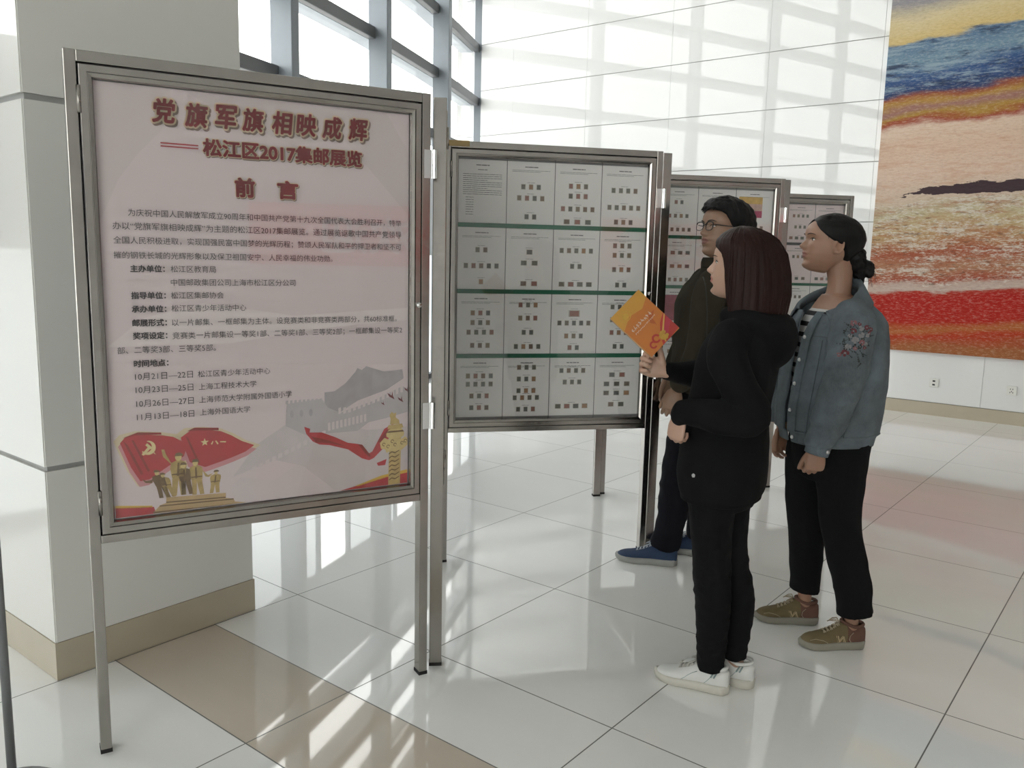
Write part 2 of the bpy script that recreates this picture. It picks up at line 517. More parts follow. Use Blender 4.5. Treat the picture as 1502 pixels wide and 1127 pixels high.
root = empty('window_11', (-1.0, REAR_Y - 0.1, 0)); root['kind'] = 'structure'  # added unseen glazing, lets daylight reach the board fronts
for k in range(5):
    mb = MB(); mb.box(k * 1.5 - .04, k * 1.5 + .04, -.06, .06, 0, 4.6); mb.build('mullion', M['fin'], root)
mb = MB(); mb.box(0, 6, -.004, .004, 0, 4.6); mb.build('pane', M['glass'], root)
mb = MB(); mb.box(-60, -2.0, -40, 60, -0.35, -0.15)
struct('ground', mb, M['ground'])
# pillar, clad in white panels
mb = MB()
PX0, PX1, PY0, PY1 = -3.78, -2.882, 1.160, 1.940
mb.box(PX0 + .012, PX1 - .012, PY0 + .012, PY1 - .012, 0, CEIL, 1)
for z0, z1 in ((0.135, 0.735), (0.752, 1.925), (1.945, 3.12), (3.14, 4.3), (4.32, 5.5), (5.52, CEIL)):
    mb.box(PX1 - .013, PX1, PY0 + .004, PY1 - .001, z0, z1, 0)
    mb.box(PX0, PX1 - .004, PY0, PY0 + .013, z0, z1, 0)
    mb.box(PX0, PX1 - .004, PY1 - .013, PY1, z0, z1, 0)
    mb.box(PX0, PX0 + .013, PY0 + .004, PY1 - .004, z0, z1, 0)
struct('pillar', mb, [M['pillar'], M['joint']])
mb = MB()
mb.box(PX0 - .004, PX1 + .004, PY0 - .004, PY1 + .004, 0.001, 0.134)
struct('baseboard_pillar', mb, M['skirting'])
# curved window wall, one object per bay
for i in range(len(G) - 1):
    a = Vector((*G[i], 0)); b = Vector((*G[i + 1], 0))
    d = (b - a); L = d.length; d.normalize()
    inn = Vector((-d.y, d.x, 0))          # towards the room
    if inn.x < 0: inn = -inn
    root = empty('window_%d' % (i + 1), a)
    root['kind'] = 'structure'
    up = Vector((0, 0, 1))
    mb = MB(); mb.obox(d * 0.0 + inn * 0.10 + up * CEIL / 2, d * 0.05, inn * 0.10, up * CEIL / 2)
    mb.build('mullion', M['fin'], root, bevel=0.006)
    z = 2.8
    mb = MB(); mb.obox(d * (L / 2) + inn * 0.03 + up * 0.03, d * (L / 2), inn * 0.035, up * 0.03)
    mb.build('sill', M['rail'], root)
    mb = MB(); mb.obox(d * (L / 2) + inn * 0.03 + up * 1.98, d * (L / 2 - 0.03), inn * 0.03, up * 0.52)
    mb.build('spandrel', M['spandrel'], root)
    for f0, f1 in ((0.03, 0.34), (0.68, 0.97)):
        mb = MB(); mb.obox(d * (L * (f0 + f1) / 2) + inn * 0.004 + up * 0.76, d * (L * (f1 - f0) / 2), inn * 0.003, up * 0.70)
        mb.build('frosted_panel', M['frost'], root)
        mb = MB(); mb.obox(d * (L * (f1 if f0 < .5 else f0)) + inn * 0.02 + up * 0.76, d * 0.02, inn * 0.02, up * 0.70)
        mb.build('stile', M['fin'], root)
    while z < CEIL - 0.3:
        mb = MB(); mb.obox(d * (L / 2) + inn * 0.037 + up * (z + 0.05), d * (L / 2 - 0.02), inn * 0.037, up * 0.055)
        mb.build('transom', M['rail'], root, bevel=0.008)
        mb = MB(); mb.obox(d * (L / 2) - inn * 0.12 + up * (z + 0.02), d * (L / 2), inn * 0.09, up * 0.012)
        mb.build('sunshade', M['shade'], root)
        z += 0.7
    mb = MB(); mb.obox(d * (L / 2) - inn * 0.006 + up * CEIL / 2, d * (L / 2), inn * 0.004, up * CEIL / 2)
    mb.build('pane', M['glass'], root)
# ------------------------------------------------------------------ painting and sockets on the back wall
mb = MB()
mb.box(0, 6.2, -0.04, 0.0, 0, 4.6)
o = mb.build('painting', M['painting'])
o.location = (-2.555, WALL_Y - 0.001, 0.625)
tag(o, 'huge unframed abstract painting of red, cream and blue bands on the white wall', 'painting')
def socket(x, label, two):
    r = empty('wall_socket', (x, WALL_Y - 0.0005, 0.327))
    tag(r, label, 'power socket', 'power sockets under the painting')
    mb = MB(); mb.box(-.043, .043, -.011, 0, -.043, .043); mb.build('plate', M['socket'], r, bevel=0.003)
    mb = MB()
    if two:
        for s in (1, -1):
            mb.box(-.012, .012, -.0125, -.011, s * .018 - .008, s * .018 + .008)
    else:
        for dx, dz in ((-.010, .014), (.010, .014), (0, -.008), (-.012, -.018), (.012, -.018)):
            mb.box(dx - .003, dx + .003, -.0125, -.011, dz - .006, dz + .006)
    mb.build('socket_hole', M['black'], r)
socket(-1.862, 'ivory wall socket below the painting, nearer the denim jacket woman, with two dark slots', True)
socket(-1.191, 'ivory wall socket below the painting, farther right past the wall panel seam, five small holes', False)
# red banner on the side wall: outside the frame, seen mirrored in the poster glass and the polished posts
bn = empty('banner', (RIGHT_X - 0.040, 0.2, 1.30), PI / 2)
tag(bn, 'red cloth welcome banner on the side wall, seen only as red reflections in the steel', 'banner')
mb = MB(); mb.box(0, 3.3, -0.012, 0.008, 0, 0.78)
mb.build('cloth', plain('red_banner_cloth', (0.55, 0.02, 0.02), .7), bn)
mb = MB(); put_text(mb, '欢迎', 0.9, 2.1, 0.39, 0.0, 0.012, 0, 0.45)
o = mb.build('lettering', plain('white_banner_letters', (0.8, 0.8, 0.78), .6), bn)
o.location = (3.0, 0.010, 0); o.rotation_euler = (0, 0, PI)
# slim pole at the left edge
r = empty('stand_pole', (-2.335, 0.808, 0))
tag(r, 'slim dark grey upright stand pole cut off by the left edge of the picture', 'stand')
mb = MB(); mb.tube([(0, 0, 0.012), (0, 0, 1.5)], 0.0115, 0, 14); mb.build('pole', M['pole'], r, True)
mb = MB(); mb.disc((0, 0, 0), 0.13, (0, 0, 1), 32, 0, 0.014); mb.build('base_plate', M['pole'], r)

# ------------------------------------------------------------------ display boards, a zigzag of hinged leaves
ZB, ZT = 0.640, 1.985
def frame_loop(mb, x0, x1, z0, z1, prof, mi=0):
    """mitred frame: prof = list of (inset, y)"""
    rings = []
    for ins, y in prof:
        rings.append([(x0 + ins, y, z0 + ins), (x1 - ins, y, z0 + ins), (x1 - ins, y, z1 - ins), (x0 + ins, y, z1 - ins)])
    for a, b in zip(rings[:-1], rings[1:]):
        mb.add(a + b, [(j, (j + 1) % 4, 4 + (j + 1) % 4, 4 + j) for j in range(4)], mi)

def board(Lp, Rp, label, tape=False):
    e = Vector((Rp[0] - Lp[0], Rp[1] - Lp[1], 0)); W = e.length
    root = empty('display_board', (Lp[0], Lp[1], 0), math.atan2(e.y, e.x))
    tag(root, label, 'display board', 'hinged steel display boards')
    st = M['steel']
    for x0 in (0.0, W - 0.030):
        mb = MB(); mb.box(x0, x0 + 0.030, -0.022, 0.022, 0.008, ZT)
        p = mb.build('post', st, root, bevel=0.002)
        mb = MB(); mb.box(x0 - .001, x0 + .031, -.023, .023, 0, 0.012); mb.build('foot', M['gap'], p)
    mb = MB(); mb.box(0.030, W - 0.030, -0.022, 0.022, ZT - 0.030, ZT); mb.build('top_rail', st, root, bevel=0.002)
    mb = MB(); mb.box(0.030, W - 0.030, -0.022, 0.022, ZB, ZB + 0.024); mb.build('bottom_rail', st, root, bevel=0.002)
    mb = MB(); mb.box(0.030, W - 0.030, 0.012, 0.018, ZB + 0.024, ZT - 0.030); mb.build('back_panel', M['backing'], root)
    # door: mitred frame with stepped inner edge, glass inside
    x0, x1, z0, z1 = 0.0345, W - 0.0335, ZB + 0.027, ZT - 0.0345
    door = MB()
    frame_loop(door, x0, x1, z0, z1, [(0, -0.006), (0, -0.023), (0.002, -0.025), (0.019, -0.025), (0.020, -0.020), (0.022, -0.020), (0.0225, -0.024), (0.031, -0.020), (0.034, -0.011), (0.034, -0.004)])
    d = door.build('door', st, root)
    mb = MB(); mb.box(x0 + .033, x1 - .033, -0.0105, -0.0085, z0 + .033, z1 - .033); mb.build('glass', M['caseglass'], d)
    mb = MB(); mb.tube([(x1 - 0.008, -0.023, 1.31), (x1 - 0.008, -0.033, 1.31)], 0.0085, 0, 16)
    mb.tube([(x1 - 0.008, -0.033, 1.31), (x1 - 0.008, -0.0345, 1.31)], 0.005, 0, 12); mb.build('lock', M['chrome'], d, True)
    for zz in (0.76, 1.86):
        mb = MB(); mb.tube([(0.0325, -0.025, zz - .035), (0.0325, -0.025, zz + .035)], 0.0055, 0, 10); mb.build('hinge', st, root, True)
    if tape:
        mb = MB(); mb.box(-0.004, 0.115, -0.0235, 0.0235, ZT - 0.024, ZT + 0.0015); mb.build('tape', M['tape'], root)
        root.children[-1]['label'] = 'brown tape wrapped over the top rail corner'
    root['board_width'] = W
    return root, W

P1L, P1R = (-2.366, 1.058), (-1.985, 2.032)
P2L, P2R = (-2.700, 2.865), (-2.040, 3.682)
P3L, P3R = (-2.775, 4.405), (-2.035, 5.235)
P4L, P4R = (-2.790, 5.960), (-2.075, 6.740)
b1, W1 = board(P1L, P1R, 'nearest steel display board, holding the pink poster with red title')
b1b, _ = board((-1.982, 2.085), (-2.690, 2.822), 'steel display board seen edge on behind the pink poster board')
b2, W2 = board(P2L, P2R, 'steel display board of sixteen white stamp pages with tape on its top corner', True)
b2b, _ = board((-2.035, 3.735), (-2.770, 4.355), 'steel display board seen edge on between the taped board and the next one back')
b3, W3 = board(P3L, P3R, 'steel display board of stamp pages directly behind the man in glasses')
b3b, _ = board((-2.030, 5.285), (-2.780, 5.905), 'steel display board seen edge on behind the board by the man in glasses')
b4, W4 = board(P4L, P4R, 'farthest steel display board, with pink pages behind the woman in denim')
# hinge links between neighbouring leaves
def link_hinges(root, W):
    for z in (1.765, 0.98 if False else 0.935):
        mb = MB()
        mb.tube([(W + 0.012, -0.024, z - .045), (W + 0.012, -0.024, z + .045)], 0.010, 0, 14)
        mb.box(W - 0.024, W + 0.012, -0.0245, -0.0215, z - .045, z + .045)
        mb.build('leaf_hinge', M['chrome'], root, False)
link_hinges(b1, W1); link_hinges(b2, W2); link_hinges(b3, W3)

# ------------------------------------------------------------------ poster
YP = -0.004
root = empty('exhibition_poster', (0, 0, 0))
tag(root, 'pale pink exhibition poster with red title and flags inside the nearest board', 'poster')
root.matrix_world = Matrix.Translation((P1L[0], P1L[1], 0)) @ Matrix.Rotation(math.atan2(P1R[1] - P1L[1], P1R[0] - P1L[0]), 4, 'Z')
pm = [plain('poster_pink_paper', (0.645, 0.545, 0.56), 0.7, var=0.02, scale=3), plain('poster_grey_wash', (0.60, 0.515, 0.52), 0.7, var=0.05, scale=8),
      plain('poster_rose_wash', (0.67, 0.53, 0.54), 0.7, var=0.05, scale=5), plain('poster_pale_wash', (0.70, 0.61, 0.615), 0.7, var=0.04, scale=8)]
PB = (0.0698, W1 - 0.0690, 0.7030, 1.9145)
mb = MB(); mb.box(PB[0], PB[1], YP, 0.0, PB[2], PB[3]); mb.build('paper', pm[0], root)
def clip(pts):
    return [(min(max(x, PB[0] + .002), PB[1] - .002), min(max(z, PB[2] + .002), PB[3] - .002)) for x, z in pts]
def art(name, layers, mats):
    mb = MB()
    for pts, k, lift in layers:
        mb.poly(clip(pts), YP - 0.00022 * lift, k)
    return mb.build(name, mats, root)
# curved washes across the sheet
def arc(cx, cz, rx, rz, a0, a1, n=24):
    return [(cx + rx * math.cos(math.radians(a0 + (a1 - a0) * i / n)), cz + rz * math.sin(math.radians(a0 + (a1 - a0) * i / n))) for i in range(n + 1)]
art('colour_wash', [([(0.062, 1.55), (0.12, 1.66), (0.17, 1.73), (0.235, 1.80), (0.27, 1.86), (0.26, 1.921), (0.062, 1.921)], 0, 1),
                    ([(0.30, 1.921), (0.45, 1.84), (0.60, 1.79), (0.76, 1.82), (0.86, 1.72), (0.98, 1.60), (0.98, 1.80), (0.90, 1.921)], 0, 1),
                    ([(0.062, 1.20), (0.17, 1.28), (0.33, 1.32), (0.60, 1.28), (0.98, 1.30), (0.98, 1.26), (0.70, 1.24), (0.40, 1.20)], 2, 3)],
    [pm[1], pm[2], pm[3]])
gw = [plain('ink_wash_light', (0.56, 0.495, 0.505), 0.7, var=0.12, scale=14), plain('ink_wash_mid', (0.46, 0.42, 0.435), 0.7, var=0.15, scale=18),
      plain('ink_wash_dark', (0.38, 0.352, 0.37), 0.7, var=0.2, scale=22), plain('ink_wash_pale', (0.62, 0.54, 0.55), 0.7, var=0.08, scale=12)]
lay = [([(0.394, 0.759), (0.426, 0.788), (0.47, 0.775), (0.529, 0.765), (0.586, 0.804), (0.671, 0.829), (0.98, 0.834), (0.981, 0.70), (0.408, 0.704)], 3, 1),
       ([(0.40, 0.79), (0.475, 0.885), (0.564, 0.939), (0.60, 0.96), (0.75, 0.93), (0.83, 0.90), (0.98, 0.90), (0.98, 0.72), (0.72, 0.71), (0.62, 0.80), (0.53, 0.83)], 0, 2),
       ([(0.69, 1.00), (0.69, 1.034), (0.724, 1.036), (0.76, 1.06), (0.794, 1.096), (0.80, 1.107), (0.815, 1.10), (0.83, 1.112), (0.847, 1.106), (0.89, 1.092), (0.928, 1.093), (0.956, 1.096), (0.961, 1.065), (0.90, 1.03), (0.80, 1.0), (0.74, 0.965), (0.70, 0.975)], 2, 2),
       ([(0.564, 0.935), (0.57, 1.005), (0.681, 1.014), (0.70, 0.985), (0.74, 0.965), (0.85, 0.995), (0.956, 1.039), (0.98, 1.03), (0.98, 0.95), (0.90, 0.935), (0.837, 0.925), (0.80, 0.90), (0.72, 0.90), (0.63, 0.90)], 1, 3)]
for k in range(9):      # battlements
    x = 0.566 + k * 0.0135
    lay.append(([(x, 1.004), (x + .008, 1.005), (x + .008, 1.016), (x, 1.015)], 1, 4))
for k in range(14):
    x = 0.735 + k * 0.0165
    z = 0.972 + max(0, (x - 0.76)) * 0.30
    lay.append(([(x, z - .012), (x + .009, z - .010), (x + .009, z + .010), (x, z + .008)], 3, 4))
for k in range(10):
    x = 0.70 + k * 0.0135
    z = 0.925 + k * .0022
    lay.append(([(x, z - .016), (x + .008, z - .016), (x + .008, z + .010), (x, z + .008)], 3, 4))
for k in range(12):
    x = 0.46 + k * 0.02; z = 0.80 + k * 0.0085
    lay.append(([(x, z), (x + .012, z + .003), (x + .012, z + .018), (x, z + .014)], 3, 4))
for k in range(3):
    x = 0.585 + k * .03
    lay.append((arc(x, 0.972, .006, .012, 0, 360, 10)[:-1], 2, 4))
art('mountain_wall_picture', lay, gw)
fl = [plain('flag_red', (0.42, 0.028, 0.035), 0.6, var=0.2, scale=25), plain('flag_gold', (0.66, 0.42, 0.06), 0.6, var=0.1), plain('flag_rose', (0.55, 0.24, 0.26), 0.6, var=0.15, scale=12),
      plain('flag_halo', (0.64, 0.53, 0.36), 0.7, var=0.1, scale=12), plain('flag_cream', (0.70, 0.56, 0.30), 0.7), plain('flag_dark_red', (0.24, 0.02, 0.02), 0.6)]
F1 = [(0.092, 0.924), (0.105, 0.939), (0.14, 0.946), (0.202, 0.938), (0.235, 0.93), (0.258, 0.915), (0.272, 0.897), (0.262, 0.87), (0.22, 0.845), (0.165, 0.81), (0.141, 0.807), (0.118, 0.85)]
F2 = [(0.255, 0.926), (0.281, 0.944), (0.324, 0.944), (0.369, 0.936), (0.40, 0.92), (0.43, 0.90), (0.467, 0.884), (0.44, 0.866), (0.40, 0.852), (0.366, 0.842), (0.321, 0.830), (0.278, 0.85)]
def grow(p, s, dz=0):
    cx = sum(a for a, _ in p) / len(p); cz = sum(b for _, b in p) / len(p)
    return [(cx + (a - cx) * s, cz + dz + (b - cz) * s) for a, b in p]
def star(cx, cz, r, rot=0):
    return [(cx + (r if k % 2 == 0 else r * .4) * math.sin(rot + PI * k / 5), cz + (r if k % 2 == 0 else r * .4) * math.cos(rot + PI * k / 5)) for k in range(10)]
sick_o = arc(0.166, 0.904, .020, .021, 100, -150, 22); sick_i = arc(0.161, 0.907, .0145, .016, -140, 80, 22)
def flagart(name, F, extra):
    lay = [(grow(F, 1.18), 3, 4), (grow(F, 1.06, -0.012), 2, 5), (F, 0, 6)] + extra
    art(name, lay, fl)
flagart('party_flag_picture', F1, [
    ([(0.098, 0.938), (0.14, 0.952), (0.202, 0.946), (0.203, 0.940), (0.139, 0.944)], 5, 7),
    ([(0.100, 0.930), (0.112, 0.918), (0.150, 0.828), (0.143, 0.826)], 5, 7), ([(0.122, 0.930), (0.128, 0.930), (0.168, 0.836), (0.162, 0.832)], 5, 7),
    (sick_o + sick_i, 4, 8), ([(0.147, 0.886), (0.153, 0.882), (0.172, 0.902), (0.166, 0.908)], 4, 9), ([(0.158, 0.912), (0.172, 0.899), (0.177, 0.904), (0.163, 0.918)], 4, 9), ([(0.180, 0.886), (0.186, 0.882), (0.180, 0.891)], 4, 9)])
flagart('army_flag_picture', F2, [
    ([(0.273, 0.944), (0.295, 0.953), (0.363, 0.947), (0.363, 0.939), (0.295, 0.944)], 5, 7),
    ([(0.268, 0.930), (0.276, 0.924), (0.306, 0.846), (0.300, 0.842)], 5, 7),
    (star(0.322, 0.906, 0.0125), 4, 8), ([(0.339, 0.899), (0.343, 0.897), (0.347, 0.906), (0.345, 0.908)], 4, 8), ([(0.352, 0.907), (0.355, 0.909), (0.362, 0.898), (0.358, 0.896)], 4, 8), ([(0.366, 0.902), (0.383, 0.900), (0.383, 0.904), (0.366, 0.905)], 4, 8)])
# golden group of figures on a stepped plinth
gd = [plain('bronze_gold', (0.42, 0.29, 0.10), 0.5, var=0.45, scale=60), plain('bronze_shadow', (0.15, 0.085, 0.03), 0.6, var=0.4, scale=60), plain('plinth_gold', (0.46, 0.31, 0.15), 0.6, var=0.15, scale=20),
      plain('plinth_red', (0.36, 0.04, 0.03), 0.6, var=0.1), plain('bronze_light', (0.60, 0.46, 0.20), 0.5, var=0.3, scale=60)]
def figure(x, z0, h, lean=0.0, wide=1.0, arm=0, mi=0):
    s = h / 0.118
    def P(dx, dz): return (x + (dx * wide + lean * dz) * s, z0 + dz * s)
    L = []
    L.append(([P(-.017, 0), P(-.004, 0), P(.0, .045), P(.006, 0), P(.019, 0), P(.016, .04), P(.016, .055), P(-.015, .055), P(-.015, .035)], mi, 6))
    L.append(([P(-.016, .052), P(.017, .052), P(.020, .080), P(.018, .092), P(.006, .098), P(-.006, .098), P(-.018, .092), P(-.020, .078)], mi, 7))
    L.append((arc(*P(0, .107), .0085 * s, .0105 * s, 0, 360, 14)[:-1], 4, 8))
    L.append(([P(-.010, .110), P(.010, .110), P(.012, .113), P(.004, .120), P(-.006, .119)], 1, 9))
    L.append(([P(-.004, .055), P(.002, .055), P(.003, .092), P(-.002, .092)], 1, 8))
    L.append(([P(-.016, .058), P(.017, .058), P(.017, .062), P(-.016, .062)], 1, 8))
    if arm == 1: L.append(([P(-.018, .090), P(-.012, .082), P(-.030, .118), P(-.034, .132), P(-.041, .132), P(-.037, .112)], mi, 8))
    if arm == 2: L.append(([P(.016, .090), P(.020, .080), P(.034, .062), P(.050, .066), P(.036, .055), P(.026, .058)], mi, 8))
    if arm == 3: L.append(([P(-.016, .088), P(-.022, .080), P(-.040, .078), P(-.052, .088), P(-.044, .070), P(-.024, .066)], mi, 8))
    return L
lay = [([(0.172, 0.708), (0.19, 0.727), (0.401, 0.722), (0.405, 0.712), (0.441, 0.704), (0.441, 0.699), (0.18, 0.699)], 2, 3),
       ([(0.190, 0.728), (0.208, 0.733), (0.209, 0.750), (0.379, 0.743), (0.378, 0.727), (0.400, 0.722)], 2, 4),
       ([(0.190, 0.724), (0.401, 0.719), (0.401, 0.723), (0.19, 0.728)], 1, 5), ([(0.208, 0.733), (0.378, 0.727), (0.378, 0.731), (0.208, 0.737)], 1, 5), ([(0.172, 0.706), (0.441, 0.699), (0.441, 0.7025), (0.172, 0.711)], 1, 5)]
lay += figure(0.205, 0.750, 0.085, -0.25, 1.2, 3, 1) + figure(0.345, 0.747, 0.070, 0.1, 1.35, 0, 0) + figure(0.268, 0.752, 0.098, -.1, 1.1, 0, 1)
lay += figure(0.298, 0.748, 0.108, -0.05, 1.05, 2) + figure(0.243, 0.752, 0.128, 0.03, 1.05, 1) + figure(0.222, 0.750, 0.075, -0.3, 1.2, 0, 0)
art('statue_picture', lay, gd)
art('red_ground_picture', [([(0.064, 0.736), (0.064, 0.700), (0.18, 0.700), (0.174, 0.726)], 0, 2), ([(0.064, 0.742), (0.064, 0.734), (0.17, 0.724), (0.17, 0.730)], 1, 2),
                    ([(0.981, 0.741), (0.981, 0.700), (0.738, 0.700), (0.80, 0.716), (0.90, 0.735)], 0, 5), ([(0.981, 0.752), (0.981, 0.740), (0.90, 0.732), (0.80, 0.713), (0.79, 0.715), (0.88, 0.740)], 1, 5)], [fl[0], fl[1]])
art('red_ribbon_picture', [([(0.623, 0.928), (0.642, 0.92), (0.640, 0.908), (0.68, 0.905), (0.723, 0.886), (0.766, 0.863), (0.80, 0.856), (0.826, 0.826), (0.837, 0.820), (0.85, 0.826), (0.868, 0.858), (0.892, 0.899), (0.924, 0.914),
                             (0.918, 0.880), (0.885, 0.830), (0.855, 0.803), (0.838, 0.797), (0.814, 0.806), (0.766, 0.841), (0.705, 0.861), (0.672, 0.866), (0.65, 0.878), (0.629, 0.905)], 0, 6),
                           ([(0.80, 0.856), (0.815, 0.852), (0.845, 0.812), (0.838, 0.808), (0.822, 0.826)], 1, 7), ([(0.645, 0.895), (0.70, 0.878), (0.76, 0.852), (0.70, 0.868), (0.66, 0.874)], 1, 7),
                           ([(0.868, 0.858), (0.90, 0.895), (0.91, 0.893), (0.885, 0.848)], 1, 7), ([(0.865, 0.785), (0.90, 0.795), (0.895, 0.775), (0.87, 0.775)], 0, 6)], [fl[0], fl[5]])
lay = [([(0.905, 0.700), (0.912, 0.90), (0.953, 0.90), (0.948, 0.702)], 0, 8), ([(0.899, 0.872), (0.899, 0.882), (0.908, 0.895), (0.955, 0.895), (0.963, 0.882), (0.961, 0.870), (0.945, 0.862), (0.913, 0.862)], 2, 10),
       ([(0.903, 0.897), (0.906, 0.910), (0.955, 0.912), (0.960, 0.898)], 0, 10), ([(0.90, 0.884), (0.962, 0.884), (0.958, 0.890), (0.906, 0.890)], 1, 11),
       ([(0.912, 0.912), (0.914, 0.93), (0.910, 0.945), (0.918, 0.955), (0.926, 0.948), (0.934, 0.952), (0.932, 0.935), (0.944, 0.925), (0.946, 0.912)], 0, 11),
       ([(0.905, 0.862), (0.892, 0.868), (0.876, 0.852), (0.880, 0.832), (0.895, 0.828), (0.90, 0.815), (0.912, 0.822), (0.95, 0.820), (0.960, 0.826), (0.978, 0.838), (0.979, 0.858), (0.966, 0.868), (0.955, 0.860)], 2, 9)]
for k in range(7):
    z = 0.72 + k * .015
    lay.append(([(0.908, z), (0.918, z + .006), (0.93, z + .002), (0.945, z + .010), (0.945, z + .013), (0.93, z + .006), (0.918, z + .010), (0.908, z + .004)], 1, 11))
for cx, cz in ((0.89, .846), (0.905, .838), (0.93, .842), (0.955, .846), (0.967, .852), (0.92, .854)):
    a = arc(cx, cz, .006, .006, 0, 300, 12); lay.append((a + arc(cx, cz, .0038, .0038, 300, 0, 12), 1, 11))
art('carved_column_picture', lay, [plain('column_gold', (0.50, 0.36, 0.14), .5, var=.3, scale=50), gd[1], plain('column_light_gold', (0.60, 0.46, 0.20), .5, var=.25, scale=50)])
lay = []
for x, z, s in ((0.887, 0.984, .6), (0.916, 1.007, 1.25), (0.95, 0.993, 1.0), (0.972, 1.025, .9)):
    lay.append(([(x - .011 * s, z + .010 * s), (x - .004 * s, z + .006 * s), (x + .001 * s, z + .002 * s), (x + .004 * s, z + .014 * s), (x + .005 * s, z + .001 * s), (x + .010 * s, z - .009 * s), (x + .001 * s, z - .004 * s), (x - .006 * s, z)], 0, 9))
art('flying_birds_picture', lay, [plain('bird_red', (0.16, 0.04, 0.04), .7)])
# lettering
tr = [plain('title_red', (0.36, 0.022, 0.035), 0.6, var=0.05), plain('title_gold_rim', (0.66, 0.50, 0.34), 0.6), plain('title_shadow', (0.24, 0.16, 0.14), 0.7)]
def three(mb, txt, x0, x1, z, h, bold, rim, shear=0.0):
    put_text(mb, txt, x0 + rim * .9, x1 + rim * .9, z - rim * 1.1, YP - 0.0029, bold + rim, 2, h, shear)
    put_text(mb, txt, x0, x1, z, YP - 0.0032, bold + rim, 1, h, shear)
    put_text(mb, txt, x0, x1, z, YP - 0.0035, bold, 0, h, shear)
mb = MB()
for ch, px, dz in zip('党旗军旗相映成辉', (0.243, 0.329, 0.409, 0.486, 0.570, 0.643, 0.723, 0.806), (0, -.004, -.001, -.002, -.002, -.001, -.002, 0)):
    three(mb, ch, px - .027, px + .028, 1.853 + dz, 0.062, 0.0022, 0.0048, 0.10)
ob = mb.build('title_lettering', tr, root)
mb = MB()
three(mb, '松江区2017集邮展览', 0.345, 0.816, 1.764, 0.046, 0.0020, 0.0026)
mb.poly([(0.231, 1.7645), (0.331, 1.7645), (0.331, 1.768), (0.231, 1.768)], YP - .0036, 0)
mb.poly([(0.231, 1.756), (0.331, 1.756), (0.331, 1.7595), (0.231, 1.7595)], YP - .0036, 0)
mb.build('subtitle_lettering', tr, root)
mb = MB()
three(mb, '前', 0.431, 0.484, 1.657, 0.052, 0.0026, 0.0022); three(mb, '言', 0.554, 0.613, 1.657, 0.050, 0.0026, 0.0022)
mb.build('heading_lettering', tr, root)
mb = MB()
LN = [('为庆祝中国人民解放军成立90周年和中国共产党第十九次全国代表大会胜利召开，特举', .140, .950, 1.573, 0), ('办以“党旗军旗相映成辉”为主题的松江区2017集邮展览。通过展览讴歌中国共产党领导', .100, .950, 1.536, 0),
      ('全国人民积极进取，实现国强民富中国梦的光辉历程；赞颂人民军队和平的捍卫者和坚不可', .100, .950, 1.497, 0), ('摧的钢铁长城的光辉形象以及保卫祖国安宁、人民幸福的伟业功勋。', .099, .720, 1.456, 0),
      ('主办单位：', .140, .229, 1.419, 1), ('松江区教育局', .245, .369, 1.419, 0), ('中国邮政集团公司上海市松江区分公司', .244, .602, 1.381, 0), ('指导单位：', .139, .229, 1.344, 1), ('松江区集邮协会', .243, .389, 1.344, 0),
      ('承办单位：', .139, .229, 1.306, 1), ('松江区青少年活动中心', .243, .453, 1.307, 0), ('邮展形式：', .139, .229, 1.267, 1), ('以一片邮集、一框邮集为主体。设竞赛类和非竞赛类两部分，共60标准框。', .243, .935, 1.266, 0),
      ('奖项设定：', .139, .229, 1.230, 1), ('竞赛类一片邮集设一等奖1部、二等奖1部、三等奖2部；一框邮集设一等奖2', .243, .954, 1.228, 0), ('部、二等奖3部、三等奖5部。', .097, .362, 1.190, 0), ('时间地点：', .138, .229, 1.151, 1),
      ('10月21日—22日', .139, .295, 1.114, 0), ('松江区青少年活动中心', .309, .520, 1.113, 0), ('10月23日—25日', .139, .295, 1.076, 0), ('上海工程技术大学', .310, .477, 1.075, 0),
      ('10月26日—27日', .139, .295, 1.036, 0), ('上海师范大学附属外国语小学', .310, .585, 1.036, 0), ('11月13日—18日', .139, .295, .997, 0), ('上海外国语大学', .311, .457, .998, 0)]
for s, x0, x1, z, bo in LN:
    put_text(mb, s, x0, x1, z, YP - 0.0030, 0.0007 if bo else 0.0)
mb.build('body_lettering', plain('poster_black_text', (0.055, 0.045, 0.05), 0.7, var=0.05), root)

